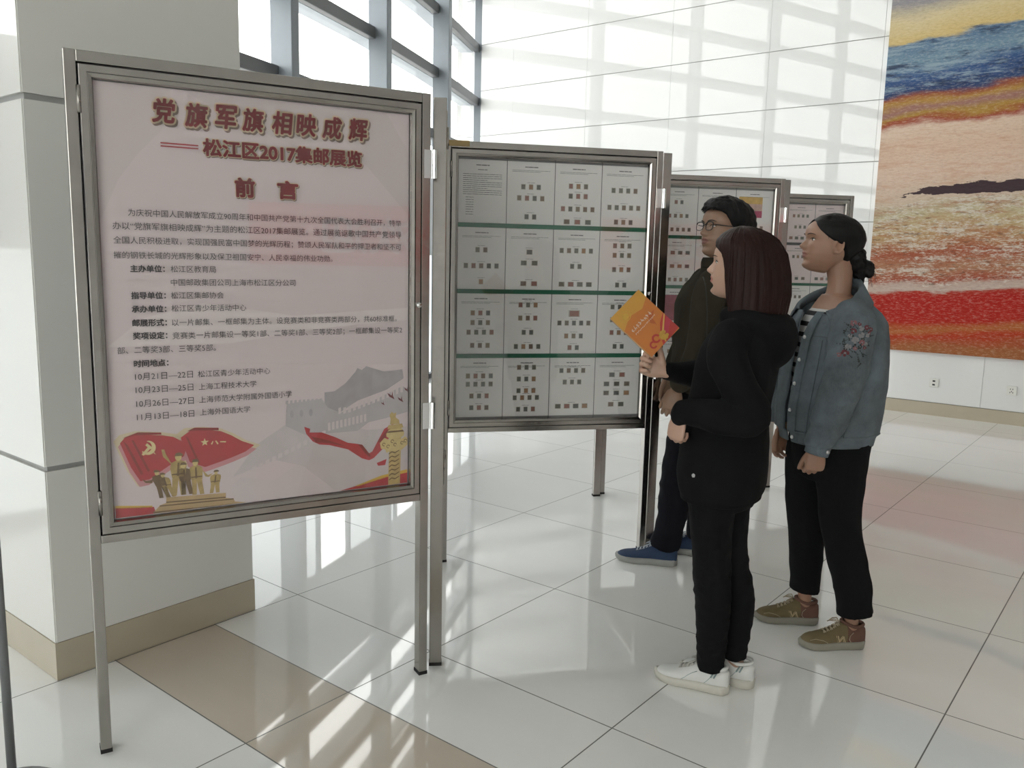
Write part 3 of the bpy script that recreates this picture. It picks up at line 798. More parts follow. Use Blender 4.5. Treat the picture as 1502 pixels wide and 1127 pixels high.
# ------------------------------------------------------------------ stamp album pages in the boards
random.seed(5)
STAMPS = {}
def stamp_mesh(w, h):
    k = (round(w, 3), round(h, 3))
    if k not in STAMPS:
        mb = MB(); mb.box(-w / 2, w / 2, -0.0012, 0, -h / 2, h / 2)
        o = mb.build('stamp', M['stamp']); STAMPS[k] = o.data
        bpy.data.objects.remove(o)
    return STAMPS[k]
def page(bd, W, col, row, rows, label, group, pink=False, textual=False, sheet=None, ncol=4):
    gx0, gx1, gz0, gz1 = 0.066, W - 0.066, ZB + 0.060, ZT - 0.066
    cw = (gx1 - gx0) / ncol; rh = (gz1 - gz0) / 4
    root = empty('stamp_page', (0, 0, 0))
    x0 = gx0 + col * cw + 0.0015; x1 = gx0 + (col + 1) * cw - 0.0015
    z1 = gz1 - row * rh - 0.0105; z0 = gz1 - (row + 1) * rh + 0.0105
    root.matrix_world = bd.matrix_world @ Matrix.Translation(((x0 + x1) / 2, -0.001, z0))
    tag(root, label, 'stamp page', group)
    w = x1 - x0; h = z1 - z0
    mb = MB(); mb.box(-w / 2, w / 2, 0, 0.003, 0, h); mb.build('paper', M['paperpink' if pink else 'paper'], root)
    mb = MB()
    def line(z, a, b, t=0.0022):
        x = a
        while x < b:
            L = min(random.uniform(0.01, 0.03), b - x)
            mb.box(x, x + L, -0.0006, 0, z, z + t)
            x += L + 0.0025
    line(h - 0.026, -0.030, 0.032, 0.0042)
    if textual:
        line(h - 0.046, -0.022, 0.022, 0.003)
        for k in range(11): line(h - 0.066 - k * 0.009, -w * .40, w * .40 if k % 4 != 3 else w * .1)
        for k in range(8): line(h - 0.17 - k * 0.011, -w * .34, -w * .18)
    else:
        line(h - 0.040, -w * .40, w * .40, 0.0016)
        line(h - 0.046, -w * .40, w * .2, 0.0016)
    for fz, n, kind in rows:
        z = h * (1 - fz)
        sw, sh = (0.021, 0.025) if kind == 's' else ((0.030, 0.024) if kind == 'w' else (0.056, 0.032))
        span = min(w * 0.80, n * sw * 1.75)
        for i in range(n):
            x = 0 if n == 1 else -span / 2 + span * (i + 0.5) / n
            o = bpy.data.objects.new('stamp', stamp_mesh(sw, sh))
            o.location = (x, 0, z); o.parent = root
            COL.objects.link(o)
        line(z + sh / 2 + 0.006, -0.018, 0.018, 0.0016)
    mb.build('caption_lettering', M['ink'], root)
    if sheet:
        for (sx0, sx1, sz0, sz1, cols) in sheet:
            mb = MB()
            n = len(cols)
            for i, c in enumerate(cols):
                mb.box(w * sx0, w * sx1, -0.0016, 0, h * (sz0 + (sz1 - sz0) * i / n), h * (sz0 + (sz1 - sz0) * (i + 1) / n), i)
            mb.build('souvenir_sheet', [plain('sheet_print', c, .7, var=.35, scale=40) for c in cols], root)
    return root
ordn = ['top', 'second', 'third', 'bottom']
cname = ['first', 'second', 'third', 'fourth']
LAY2 = [[[], [(.40, 3, 's'), (.58, 4, 's'), (.88, 2, 's')], [(.36, 3, 's'), (.52, 3, 's'), (.73, 5, 's'), (.94, 3, 'w')], [(.40, 4, 's'), (.68, 5, 's'), (.92, 3, 's')]],
        [[(.36, 2, 's'), (.62, 5, 's'), (.88, 1, 's')], [(.38, 1, 'w'), (.56, 2, 'w'), (.90, 2, 'w')], [(.34, 5, 's'), (.60, 2, 's'), (.90, 4, 'w')], [(.24, 3, 's'), (.40, 3, 's'), (.64, 3, 's'), (.90, 2, 's')]],
        [[(.32, 3, 's'), (.48, 3, 's'), (.64, 4, 's'), (.86, 3, 's')], [(.18, 3, 's'), (.40, 3, 's'), (.64, 2, 's'), (.88, 4, 's')], [(.32, 1, 'x'), (.48, 5, 's'), (.70, 3, 's'), (.90, 2, 's')], [(.20, 3, 's'), (.42, 3, 's'), (.64, 3, 's'), (.88, 2, 's')]],
        [[(.30, 4, 's'), (.44, 4, 's'), (.64, 3, 's'), (.84, 3, 's')], [(.16, 3, 's'), (.36, 3, 's'), (.56, 3, 's'), (.68, 4, 's'), (.88, 3, 's')], [(.22, 4, 's'), (.42, 3, 's'), (.84, 4, 'w')], [(.30, 2, 'w'), (.46, 3, 'w'), (.62, 3, 'w'), (.82, 2, 'w')]]]
for r_ in range(4):
    for c_ in range(4):
        lay = LAY2[r_][c_]
        n = sum(a[1] for a in lay)
        if n == 0: lb = 'text-only title page without stamps, top corner of the taped board'
        else: lb = 'white stamp page, %s row, %s across from the left on the taped board' % (ordn[r_], cname[c_])
        page(b2, W2, c_, r_, lay, lb, 'stamp pages on the taped board', textual=(n == 0))
def strips(bd, W, cols):
    gz0, gz1 = ZB + 0.060, ZT - 0.066
    for k in range(1, 4):
        z = gz1 - (gz1 - gz0) * k / 4
        mb = MB(); mb.box(0.062, W - 0.062, -0.0055, 0.006, z - 0.0095, z + 0.0095)
        o = mb.build('shelf_strip', cols[k - 1], bd)
    for k in range(1, 4):
        x = 0.066 + (W - 0.132) * k / 4
        mb = MB(); mb.box(x - .0012, x + .0012, -0.0030, 0.004, gz0, gz1); mb.build('divider', M['ink'], bd)
strips(b2, W2, [M['green']] * 3)
strips(b3, W3, [M['green']] * 3)
darkstrip = plain('dark_grey_shelf_strip', (0.06, 0.06, 0.06), .6)
strips(b4, W4, [darkstrip, M['green'], M['green']])
def rnd_rows():
    k = random.choice([2, 3, 3])
    return [(0.30 + 0.58 * i / (k - 1 + 1e-6) if k > 1 else .5, random.choice([2, 3, 4, 4, 5]), random.choice('ssw')) for i in range(k)]
for r_ in range(4):
    for c_ in range(4):
        sh = None; rows = rnd_rows(); ex = ''
        if (r_, c_) == (0, 3): sh = [(-.42, .22, .42, .86, [(.42, .05, .12), (.55, .36, .30), (.62, .40, .12)])]; rows = [(.80, 4, 's')]; ex = ' with orange sheet'
        elif (r_, c_) == (2, 1): sh = [(-.40, .10, .30, .86, [(.34, .06, .10), (.30, .05, .08), (.34, .06, .10)])]; rows = [(.84, 4, 's')]; ex = ' with dark red sheet'
        elif (r_, c_) == (0, 2): rows = [(.28, 4, 's'), (.48, 4, 'w'), (.64, 4, 's'), (.88, 2, 'w')]
        elif (r_, c_) == (1, 2): rows = [(.28, 3, 's'), (.52, 5, 's')]
        n = sum(a[1] for a in rows)
        page(b3, W3, c_, r_, rows, 'stamp page%s, %s row, %s across on the board behind the man' % (ex, ordn[r_], cname[c_]), 'stamp pages behind the man in glasses', pink=False, sheet=sh)
for r_ in range(4):
    for c_ in range(4):
        rows = rnd_rows()
        n = sum(a[1] for a in rows)
        page(b4, W4, c_, r_, rows, '%s stamp page, %s row, %s across on the farthest board' % ('pink' if r_ < 2 else 'white', ordn[r_], cname[c_]), 'stamp pages on the farthest board', pink=r_ < 2)
# ------------------------------------------------------------------ people: helpers
def catmull(P, sub):
    P = [np.array(p, float) for p in P]
    if len(P) < 3:
        return [P[0] + (P[1] - P[0]) * k / sub for k in range(sub)] + [P[1]]
    out = []
    for i in range(len(P) - 1):
        p0 = P[i - 1] if i > 0 else 2 * P[0] - P[1]
        p1, p2 = P[i], P[i + 1]
        p3 = P[i + 2] if i + 2 < len(P) else 2 * P[-1] - P[-2]
        for k in range(sub):
            t = k / sub
            out.append(0.5 * (2 * p1 + (p2 - p0) * t + (2 * p0 - 5 * p1 + 4 * p2 - p3) * t * t + (3 * p1 - p0 - 3 * p2 + p3) * t ** 3))
    out.append(P[-1])
    return out

def limb(mb, pts, side=(0, 1, 0), n=18, sub=5, rounded=True):
    """tapering tube through (x, y, z, ra[, rb]); ra along the side axis, rb across it"""
    P = [tuple(p) if len(p) == 5 else (*p, p[3]) for p in pts]
    Q = catmull(P, sub)
    ctr = [Vector(q[:3]) for q in Q]
    side = Vector(side)
    rings = []
    for i, q in enumerate(Q):
        T = (ctr[min(i + 1, len(Q) - 1)] - ctr[max(i - 1, 0)]).normalized()
        A = (side - T * side.dot(T)).normalized()
        B = T.cross(A)
        ra, rb = max(q[3], .0008), max(q[4], .0008)
        rings.append([ctr[i] + A * (math.cos(2 * PI * j / n) * ra) + B * (math.sin(2 * PI * j / n) * rb) for j in range(n)])
    if rounded:
        def endcap(c, ring, T, r):
            o = []
            for s in (0.45, 0.75, 0.93):
                k = math.sqrt(1 - s * s)
                o.append([c + (p - c) * k + T * r * s * 0.8 for p in ring])
            return o
        T0 = (ctr[0] - ctr[1]).normalized(); T1 = (ctr[-1] - ctr[-2]).normalized()
        rings = endcap(ctr[0], rings[0], T0, min(Q[0][3], Q[0][4]))[::-1] + rings + endcap(ctr[-1], rings[-1], T1, min(Q[-1][3], Q[-1][4]))
    mb.loops(rings)

def trunk(mb, pts, F, n=36, sub=4, pw=2.3):
    """horizontal rings (cx, cy, z, half width, half depth) for somebody facing F"""
    F = Vector((F[0], F[1], 0)).normalized(); L = Vector((-F.y, F.x, 0))
    rings = []
    for q in catmull(pts, sub):
        c = Vector(q[:3]); r = []
        for j in range(n):
            a = 2 * PI * j / n
            ca, sa = math.cos(a), math.sin(a)
            r.append(c + F * (math.copysign(abs(ca) ** (2 / pw), ca) * q[4]) + L * (math.copysign(abs(sa) ** (2 / pw), sa) * q[3]))
        rings.append(r)
    mb.loops(rings)

def remesh(mb, voxel, smooth=6, fac=0.5):
    me = bpy.data.meshes.new('tmp')
    me.from_pydata(mb.v, [], mb.f)
    bm = bmesh.new(); bm.from_mesh(me)
    bmesh.ops.recalc_face_normals(bm, faces=bm.faces)
    bm.to_mesh(me); bm.free()
    o = bpy.data.objects.new('tmp', me); COL.objects.link(o)
    r = o.modifiers.new('r', 'REMESH'); r.mode = 'VOXEL'; r.voxel_size = voxel
    if smooth:
        s = o.modifiers.new('s', 'SMOOTH'); s.factor = fac; s.iterations = smooth
    bpy.context.view_layer.update()
    out = bpy.data.meshes.new_from_object(o.evaluated_get(bpy.context.evaluated_depsgraph_get()))
    bpy.data.objects.remove(o); bpy.data.meshes.remove(me)
    return out

def place(name, me, mats, parent, disp=None, pick=None):
    me.name = name
    me.materials.clear()
    for m in (mats if isinstance(mats, (list, tuple)) else [mats]): me.materials.append(m)
    if disp:
        nv = len(me.vertices)
        cs = np.empty(nv * 3, np.float32); me.vertices.foreach_get('co', cs)
        ns = np.empty(nv * 3, np.float32); me.vertices.foreach_get('normal', ns)
        cs = cs.reshape(-1, 3); ns = ns.reshape(-1, 3)
        d = np.array([disp(Vector(c), Vector(n_)) for c, n_ in zip(cs.tolist(), ns.tolist())], np.float32)
        me.vertices.foreach_set('co', (cs + ns * d[:, None]).ravel())
    if pick:
        me.polygons.foreach_set('material_index', [pick(p.center) for p in me.polygons])
    else:
        me.polygons.foreach_set('material_index', [0] * len(me.polygons))
    me.polygons.foreach_set('use_smooth', [True] * len(me.polygons))
    me.update()
    o = bpy.data.objects.new(name, me); COL.objects.link(o); o.parent = parent
    return o

def folds(amp, sx=9.0, sz=5.0, seed=0.0, ridge=True):
    def f(c, n_):
        p = Vector((c.x * sx + seed, c.y * sx, c.z * sz + seed))
        a = noise.noise(p); b = noise.noise(p * 2.3 + Vector((3, 1, 7)))
        v = (0.65 * (1 - 2.2 * abs(a)) if ridge else a) + 0.35 * b
        return amp * v
    return f

class Surf:
    """nearest-surface lookups on a built mesh, used to seat buttons, flowers and logos on cloth"""
    def __init__(self, o):
        me = o.data
        self.t = BVHTree.FromPolygons([v.co.copy() for v in me.vertices], [tuple(p.vertices) for p in me.polygons])
    def hit(self, s, z, t0=-1.0, d=(0, 1, 0)):
        h = self.t.ray_cast(Vector((s, t0, z)), Vector(d))
        return (h[0], h[1]) if h[0] is not None else (None, None)

def tab(z, T):
    zs = [a for a, _ in T]; vs = [b for _, b in T]
    return float(np.interp(z, zs, vs))
HF = [(0, .050), (.008, .074), (.02, .083), (.035, .080), (.05, .0845), (.065, .0865), (.08, .0850), (.10, .085), (.118, .0845), (.128, .089), (.138, .092), (.16, .0915), (.178, .085), (.195, .070), (.210, .048), (.220, .024), (.226, .002)]
HB = [(0, .0), (.02, .006), (.04, .030), (.06, .060), (.09, .084), (.12, .094), (.15, .096), (.175, .088), (.195, .070), (.210, .047), (.220, .024), (.226, .002)]
HW = [(0, .014), (.01, .028), (.025, .041), (.045, .0535), (.07, .063), (.095, .068), (.12, .072), (.15, .0755), (.175, .069), (.195, .056), (.210, .038), (.220, .020), (.226, .002)]
HN = [(.070, 0), (.075, .004), (.079, .015), (.086, .0255), (.092, .0245), (.100, .0185), (.112, .0105), (.120, .0060), (.132, .0015), (.14, 0)]
HS = [(.07, .010), (.082, .0115), (.09, .0105), (.10, .008), (.12, .0075), (.14, .007)]
def head_front(y, z, fem=1.0):
    F = tab(z, HF); W = tab(z, HW)
    k = min(1.0, abs(y) / max(W, 1e-4))
    x = F * max(0.0, 1 - k ** 2.35) ** (1 / 2.35)
    def g(y0, z0, sy, sz): return math.exp(-((abs(y) - y0) / sy) ** 2 - ((z - z0) / sz) ** 2)
    x += tab(z, HN) * math.exp(-(y / tab(z, HS)) ** 2)
    x += .005 * g(.012, .085, .0055, .006)
    x -= .0085 * g(.029, .121, .015, .010)
    x += .0055 * g(.031, .1185, .012, .0065)
    x += .0075 * math.exp(-(y / .018) ** 2 - ((z - .0665) / .0050) ** 2)
    x += .0075 * math.exp(-(y / .016) ** 2 - ((z - .0525) / .0055) ** 2)
    x -= .0050 * math.exp(-(y / .024) ** 2 - ((z - .0595) / .0022) ** 2)
    x -= .0035 * math.exp(-(y / .02) ** 2 - ((z - .039) / .006) ** 2)
    x += .0035 * g(.040, .098, .018, .016)
    x += .0040 * math.exp(-(y / .015) ** 2 - ((z - .018) / .010) ** 2)
    x += .003 * g(.026, .137, .016, .006)
    return x

class Head:
    def __init__(self, pos, F, scale, pitch=0.0, roll=0.0):
        self.M = Matrix.Translation(pos) @ Matrix.Rotation(math.atan2(F[1], F[0]), 4, 'Z') @ Matrix.Rotation(pitch, 4, 'Y') @ Matrix.Rotation(roll, 4, 'X') @ Matrix.Diagonal((*scale, 1))
        self.I = self.M.inverted()
    def pt(self, x, y, z): return self.M @ Vector((x, y, z))
    def skull(self, th, z, off=0.0):
        F = tab(z, HF); B = tab(z, HB); W = tab(z, HW)
        c, s = math.cos(th), math.sin(th)
        p = 2.35 if c > 0 else 2.15
        R = F if c > 0 else B
        x = math.copysign(abs(c) ** (2 / p), c) * (R + off); y = math.copysign(abs(s) ** (2 / p), s) * (W + off)
        return x, y
    def geo(self, mb):
        zs = list(np.linspace(0.001, .2255, 84))
        n = 112
        rings = []
        for z in zs:
            r = []
            for j in range(n):
                x, y = self.skull(2 * PI * j / n, z)
                if math.cos(2 * PI * j / n) > 0.02:
                    x = max(head_front(y, z), x * 0.5)
                r.append(self.pt(x, y, z))
            rings.append(r)
        mb.loops(rings)
        for s in (1, -1):       # ears
            rim = []
            for k in range(15):
                a = math.radians(-100 + 290 * k / 14)
                rim.append(self.pt(-.004 - .013 * math.cos(a), s * (.0735 + .006 * (1 if math.cos(a) > 0 else .3)), .111 + .029 * math.sin(a)))
            mb.tube(rim, [.0050] * 13 + [.0042, .003], 0, 8)
            mb.ellipsoid(self.pt(-.001, s * .071, .109), self.M.to_3x3() @ Vector((.014, 0, 0)), self.M.to_3x3() @ Vector((0, .0025, 0)), self.M.to_3x3() @ Vector((0, 0, .027)))
            mb.ellipsoid(self.pt(.003, s * .0735, .086), self.M.to_3x3() @ Vector((.008, 0, 0)), self.M.to_3x3() @ Vector((0, .004, 0)), self.M.to_3x3() @ Vector((0, 0, .009)))
    def lips(self, c):
        q = self.I @ Vector(c)
        return 1 if q.x > .07 and abs(q.z - .0595) < .0125 * (1 - (q.y / .0245) ** 2) and abs(q.y) < .0245 else 0
    def features(self, parent, browmat, fem=True):
        R3 = self.M.to_3x3()
        for s in (1, -1):
            y0 = s * .031
            xs = head_front(y0, .1185) - .0085
            mb = MB()
            mb.ellipsoid(self.pt(xs, y0, .1185), R3 @ Vector((.0105, 0, 0)), R3 @ Vector((0, .0125, 0)), R3 @ Vector((0, 0, .0052)), 0, 18, 11)
            mb.ellipsoid(self.pt(xs + .0068, y0 + .001 * s, .1187), R3 @ Vector((.0042, 0, 0)), R3 @ Vector((0, .0054, 0)), R3 @ Vector((0, 0, .0050)), 1, 14, 9)
            lash = [self.pt(head_front(y0 + s * d, .1185) + .0022, y0 + s * d, .1185 + .0056 * (1 - (d / .0145) ** 2) + .0012 * d / .014) for d in np.linspace(-.013, .0155, 9)]
            mb.tube(lash, [.0006, .001, .0013, .0015, .0015, .0015, .0014, .0012, .0008], 1, 6)
            mb.build('eye', [MATP['eyewhite'], MATP['iris']], parent, True)
            mb = MB()
            br = []
            for k in range(9):
                d = .013 + .036 * k / 8
                z = .1355 + .005 * math.sin(PI * min(1, k / 8 * .8)) - .004 * max(0, k / 8 - .6)
                br.append(self.pt(head_front(s * d, z) + .0006, s * d, z))
            mb.tube(br, [(.0016 if fem else .0024) * w_ for w_ in (.6, 1, 1.1, 1.15, 1.1, 1, .9, .7, .3)], 0, 6)
            mb.build('eyebrow', browmat, parent, True)
    def cap(self, zline, thick, rows=26, n=96, z_lo=None):
        """hair that follows the skull from the hairline zline(th) up to the crown"""
        rings = []
        for k in range(rows):
            f = k / (rows - 1)
            r = []
            for j in range(n):
                th = 2 * PI * j / n
                a = th if th <= PI else 2 * PI - th
                z0 = zline(math.degrees(a), 1 if th <= PI else -1)
                z = z0 + (.2256 - z0) * (1 - (1 - f) ** 1.5)
                t = thick(math.degrees(a), f, 1 if th <= PI else -1)
                x, y = self.skull(th, z, t)
                if k == 0: x, y = self.skull(th, z, -.006)
                zz = z + t * max(0, (z - .16) / .066) ** 1.2
                r.append(self.pt(x, y, zz))
            rings.append(r)
        return rings

def hand(mb, wrist, D, N, side=1, s=1.0, curls=((20, 30, 20),) * 4, spread=0.12, thumb=(35, 25, 15), thumb_out=0.75):
    """palm, four jointed fingers and a thumb; D = towards the fingers, N = palm normal, thumb on D x N * side"""
    D = Vector(D).normalized(); N = Vector(N); N = (N - D * N.dot(D)).normalized()
    S = D.cross(N) * side
    w = Vector(wrist)
    limb(mb, [(*(w - D * .012 * s), .021 * s, .017 * s), (*(w + D * .006 * s), .025 * s, .018 * s), (*(w + D * .03 * s + N * .002), .036 * s, .0155 * s), (*(w + D * .062 * s), .0405 * s, .0145 * s), (*(w + D * .086 * s), .038 * s, .0125 * s)], S, 18, 4)
    root = ((.0295, .082, .068), (.0105, .088, .076), (-.0090, .086, .071), (-.0275, .078, .056))
    for i, (o, d, ln) in enumerate(root):
        p = w + D * d * s + S * o * s
        ang = 0.0
        dirn = (D + S * (1.5 - i) * spread * .5).normalized()
        ax = S
        pts = [(*(p - dirn * .018 * s), .0088 * s)]
        segs = (.45, .31, .24)
        for k in range(3):
            ang += math.radians(curls[i][k])
            v = dirn * math.cos(ang) + N * math.sin(ang)
            pts.append((*p, (.0088 - .0006 * k) * s))
            mid = p + v * ln * s * segs[k] * .5
            pts.append((*mid, (.0080 - .0006 * k) * s))
            p = p + v * ln * s * segs[k]
        pts.append((*p, .0062 * s))
        limb(mb, pts, S, 12, 3)
    p = w + D * .018 * s + S * .022 * s + N * .004 * s
    dirn = (D * .62 + S * thumb_out + N * .25).normalized()
    pts = [(*p, .0135 * s)]
    v = dirn
    for k, L in enumerate((.040, .030, .024)):
        p = p + v * L * s
        pts.append((*p, (.0120, .0100, .0078)[k] * s))
        v = (v + (D * .55 - S * .15 + N * .35) * math.radians(thumb[k]) * 1.2).normalized()
    limb(mb, pts, N, 12, 4)

def shoe(parent, heel, toe_dir, L, mats, width=1.0, high=1.0, logo=None, tabm=None):
    """sneaker with upper, sole, laces and details; heel = back of the sole on the floor"""
    D = Vector((toe_dir[0], toe_dir[1], 0)).normalized(); S = Vector((-D.y, D.x, 0))
    o = Vector((heel[0], heel[1], 0))
    def P(u, v, z): return o + D * (u * L) + S * v + Vector((0, 0, z))
    wt = [(0, .004), (.02, .022), (.08, .031), (.2, .034), (.4, .034), (.55, .040), (.7, .046), (.82, .043), (.91, .034), (.97, .020), (1.0, .004)]
    def W(u): return tab(u, wt) * width * L / .265
    root = MB()
    tz = [(0, .078), (.06, .092), (.15, .086), (.24, .088), (.34, .100), (.42, .095), (.52, .078), (.64, .064), (.76, .055), (.86, .050), (.94, .042), (.985, .030), (1.0, .022)]
    rings = []
    for u in list(np.linspace(0.0, 1.0, 34)):
        h = tab(u, tz) * high; wv = W(min(max(u, .012), .992)) * (0.97 if u > .1 else .94); r = []
        z0 = 0.012
        for j in range(22):
            a = 2 * PI * j / 22
            ca, sa = math.cos(a), math.sin(a)
            zc = (h + z0) / 2
            top = sa > 0
            narrow = 1.0 - (0.10 + .30 * min(1, max(0, (u - .25) / .15)) if u < .6 else .24) * max(0, sa) ** 1.6
            r.append(P(u, math.copysign(abs(ca) ** .75, ca) * wv * narrow, zc + math.copysign(abs(sa) ** .85, sa) * (h - z0) / 2))
        rings.append(r)
    root.loops(rings)
    up = remesh(root, .0035, 3)
    base = empty('sneaker', (0, 0, 0)); base.parent = parent
    uo = place('upper', up, mats['upper'], base, pick=(lambda c: 1 if ((Vector(c) - o).dot(D) / L) < .30 and ((Vector(c) - o).dot(D) / L) > -.1 and mats.get('two') else 0))
    mb = MB(); rings = []
    n = 44
    outline = [(u, 1) for u in np.linspace(0, 1, n // 2)] + [(u, -1) for u in np.linspace(1, 0, n // 2)]
    for z, g in ((0.0, -.004), (.003, .001), (.014, .0025), (.024, .003), (.029, .000), (.029, -.012)):
        r = []
        for u, s in outline:
            spring = .008 * max(0, (u - .78) / .22) ** 2
            uu = min(1, max(0, u))
            ce = (uu - .5) * (1 + 2 * g / L) + .5
            wv = max(W(uu), .006) + g
            sh = .012 * math.sin((uu - .35) * PI * 1.1) * 0
            r.append(P(ce, s * wv + sh, z + spring * (1 if z < .02 else .6) + (.006 * (1 - uu) if z > .01 else 0)))
        rings.append(r)
    mb.loops(rings); mb.build('sole', mats['sole'], base, True)
    bv = Surf(uo)
    def top(u, v, lift=.0015):
        p = P(u, v, .3); h = bv.t.ray_cast(p, Vector((0, 0, -1)))
        return (h[0] + Vector((0, 0, lift))) if h[0] is not None else P(u, v, .07)
    mb = MB()
    col_ = [P(.205 + .165 * math.cos(2 * PI * k / 20), .0335 * L / .265 * math.sin(2 * PI * k / 20), (.090 + .012 * math.cos(2 * PI * k / 20) * (1 if math.cos(2 * PI * k / 20) > 0 else -.3)) * high) for k in range(21)]
    mb.tube(col_, .0065, 0, 8); mb.build('ankle_collar', mats['upper'][1] if mats.get('two') else mats['upper'], base, True)
    mb = MB()
    for k in range(5):
        u = .42 + k * .052; wv = W(u) * .42
        mb.tube([top(u, -wv), top(u + .012, -wv * .4, .004), top(u + .02, wv * .4, .004), top(u + .026, wv)], .0024, 0, 6)
        mb.tube([top(u, wv), top(u + .012, wv * .4, .003), top(u + .02, -wv * .4, .003), top(u + .026, -wv)], .0024, 0, 6)
    for s in (1, -1):      # bow loops
        q = top(.41, 0, .004)
        mb.tube([q, q + S * s * .014 + D * .004 + Vector((0, 0, .010)), q + S * s * .030 + D * .014 + Vector((0, 0, .002)), q + S * s * .024 + D * .030 + Vector((0, 0, -.006)), q + S * s * .006 + D * .010], .0022, 0, 6)
        mb.tube([q, q + S * s * .018 + D * .012 + Vector((0, 0, .002)), q + S * s * .030 + D * .034 + Vector((0, 0, -.012))], .0020, 0, 6)
    mb.build('laces', mats['lace'], base, True)
    def sidept(u, z, s, lift=.0012):
        h = bv.t.ray_cast(P(u, s * .2, z), -S * s)
        return h[0] + S * s * lift if h[0] is not None else P(u, s * W(u), z)
    if logo:
        mb = MB()
        for s in (1, -1):
            dd = 1
            mb.tube([sidept(u, z, s) for u, z in ((.33, .030), (.355, .045), (.37, .058), (.385, .052), (.43, .034), (.445, .046), (.46, .060))], .0022, 0, 6)
            mb.tube([sidept(u, z, s) for u, z in ((.355, .028), (.385, .060), (.40, .056), (.45, .030), (.485, .060))], .0014, 0, 6)
        mb.build('side_letter', logo, base, True)
        mb = MB()
        for s in (1, -1):
            mb.tube([sidept(u, z, s) for u, z in ((.62, .034), (.70, .044), (.80, .046), (.88, .040))], .0012, 0, 6)
            mb.tube([sidept(u, z, s) for u, z in ((.24, .030), (.28, .045), (.27, .06), (.22, .072))], .0014, 0, 6)
        mb.build('seam', mats['lace'], base, True)
    if tabm:
        mb = MB()
        for s in (1, -1):
            for u, m in ((.155, 0), (.175, 1), (.195, 0)):
                mb.tube([sidept(u + .02, .060, s, .0006), sidept(u, .071, s, .0006), sidept(u - .015, .079, s, .0006)], .0026, m, 6)
        mb.build('heel_stripe', tabm, base, True)
        mb = MB()
        for s in (1, -1):
            mb.tube([sidept(u, z, s, .0002) for u, z in ((.60, .032), (.56, .040), (.52, .050), (.46, .062), (.40, .070))], .0010, 0, 6)
            mb.tube([sidept(u, z, s, .0002) for u, z in ((.30, .034), (.26, .046), (.22, .060))], .0010, 0, 6)
        mb.build('seam', tabm[0], base, True)
    return base

MATP = dict(
    eyewhite=plain('eye_white', (0.55, 0.53, 0.50), 0.25, var=0.02), iris=plain('dark_brown_iris', (0.015, 0.010, 0.008), 0.15, var=0.02),
    browb=plain('black_brow_hair', (0.02, 0.016, 0.014), 0.7), browd=plain('brown_brow_hair', (0.05, 0.03, 0.022), 0.7),
    skinA=m_skin('fair_skin', (0.42, 0.265, 0.195)), skinB=m_skin('light_tan_skin', (0.275, 0.152, 0.098)), skinM=m_skin('tan_skin', (0.255, 0.152, 0.100)),
    lipA=plain('coral_lips', (0.32, 0.09, 0.075), 0.35, var=.05), lipB=plain('rosy_lips', (0.22, 0.09, 0.07), 0.4, var=.05), lipM=plain('brown_pink_lips', (0.19, 0.085, 0.065), 0.45, var=.05),
    hairA=m_hair('reddish_brown_hair', (0.008, 0.0035, 0.0028), (0.026, 0.0095, 0.007)), hairB=m_hair('black_hair', (0.004, 0.004, 0.004), (0.010, 0.0095, 0.0095)), hairM=m_hair('black_short_hair', (0.004, 0.004, 0.0045), (0.010, 0.010, 0.0105)),
    blackcloth=plain('black_jersey_cloth', (0.005, 0.005, 0.0055), 0.95, var=0.3, scale=60, bmp=0.25, spec=0.15), blackjean=plain('black_denim_cloth', (0.0045, 0.0045, 0.005), 0.9, var=0.3, scale=90, bmp=0.3, spec=0.15),
    navy=plain('dark_navy_cloth', (0.005, 0.005, 0.008), 0.9, var=0.3, scale=60, bmp=0.25, spec=0.15), olive=plain('dark_olive_cloth', (0.036, 0.031, 0.022), 0.92, var=0.15, scale=30, bmp=0.2, spec=0.15),
    denim=m_denim('washed_blue_denim', (0.066, 0.084, 0.097)), denimdark=m_denim('dark_seam_denim', (0.045, 0.056, 0.065)), stripe=m_stripe('black_and_white_striped_knit', (0.42, 0.41, 0.40), (0.008, 0.008, 0.009), 0.040),  # seam denim is darker than the jacket panels
    metal=plain('silver_button', (0.55, 0.55, 0.55), 0.3, 1.0),
)
RZ = math.atan2(0.62187, 0.78312)
def person(name, xy, label):
    r = empty(name, (xy[0], xy[1], 0), RZ)
    tag(r, label, 'person', 'visitors at the boards')
    return r
# ------------------------------------------------------------------ woman in the black hoodie, holding up a book
PA = person('person', (-1.15, 2.62), 'woman in a black hoodie and white sneakers with brown bobbed hair, holding an orange book')
FA = (-0.78, 0.62); FH = (-0.95, 0.31)
LA = (-0.62, -0.78)
hdA = Head((-0.002, 0.014, 1.351), FH, (0.97, 1.0, 0.96), -0.10)
body = MB()
hdA.geo(body)
limb(body, [(.045, .02, 1.25, .056), (.040, .015, 1.33, .050), (.028, .01, 1.39, .052), (.02, .01, 1.44, .055)], (1, 0, 0))
trunk(body, [(-.01, 0, .72, .12, .09), (-.01, 0, .9, .115, .085), (.0, 0, 1.05, .115, .08), (.03, 0, 1.2, .11, .07), (.045, .0, 1.26, .07, .045), (.05, 0, 1.29, .045, .04)], FA)
limb(body, [(-.045, -.13, 1.20, .036), (.012, -.20, 1.01, .034), (-.09, -.185, .995, .032), (-.180, -.135, .995, .024), (-.192, -.128, .985, .022)])
limb(body, [(.105, .12, 1.20, .036), (-.00, .178, 1.08, .034), (-.12, .125, 1.085, .030), (-.205, .06, 1.106, .023)])
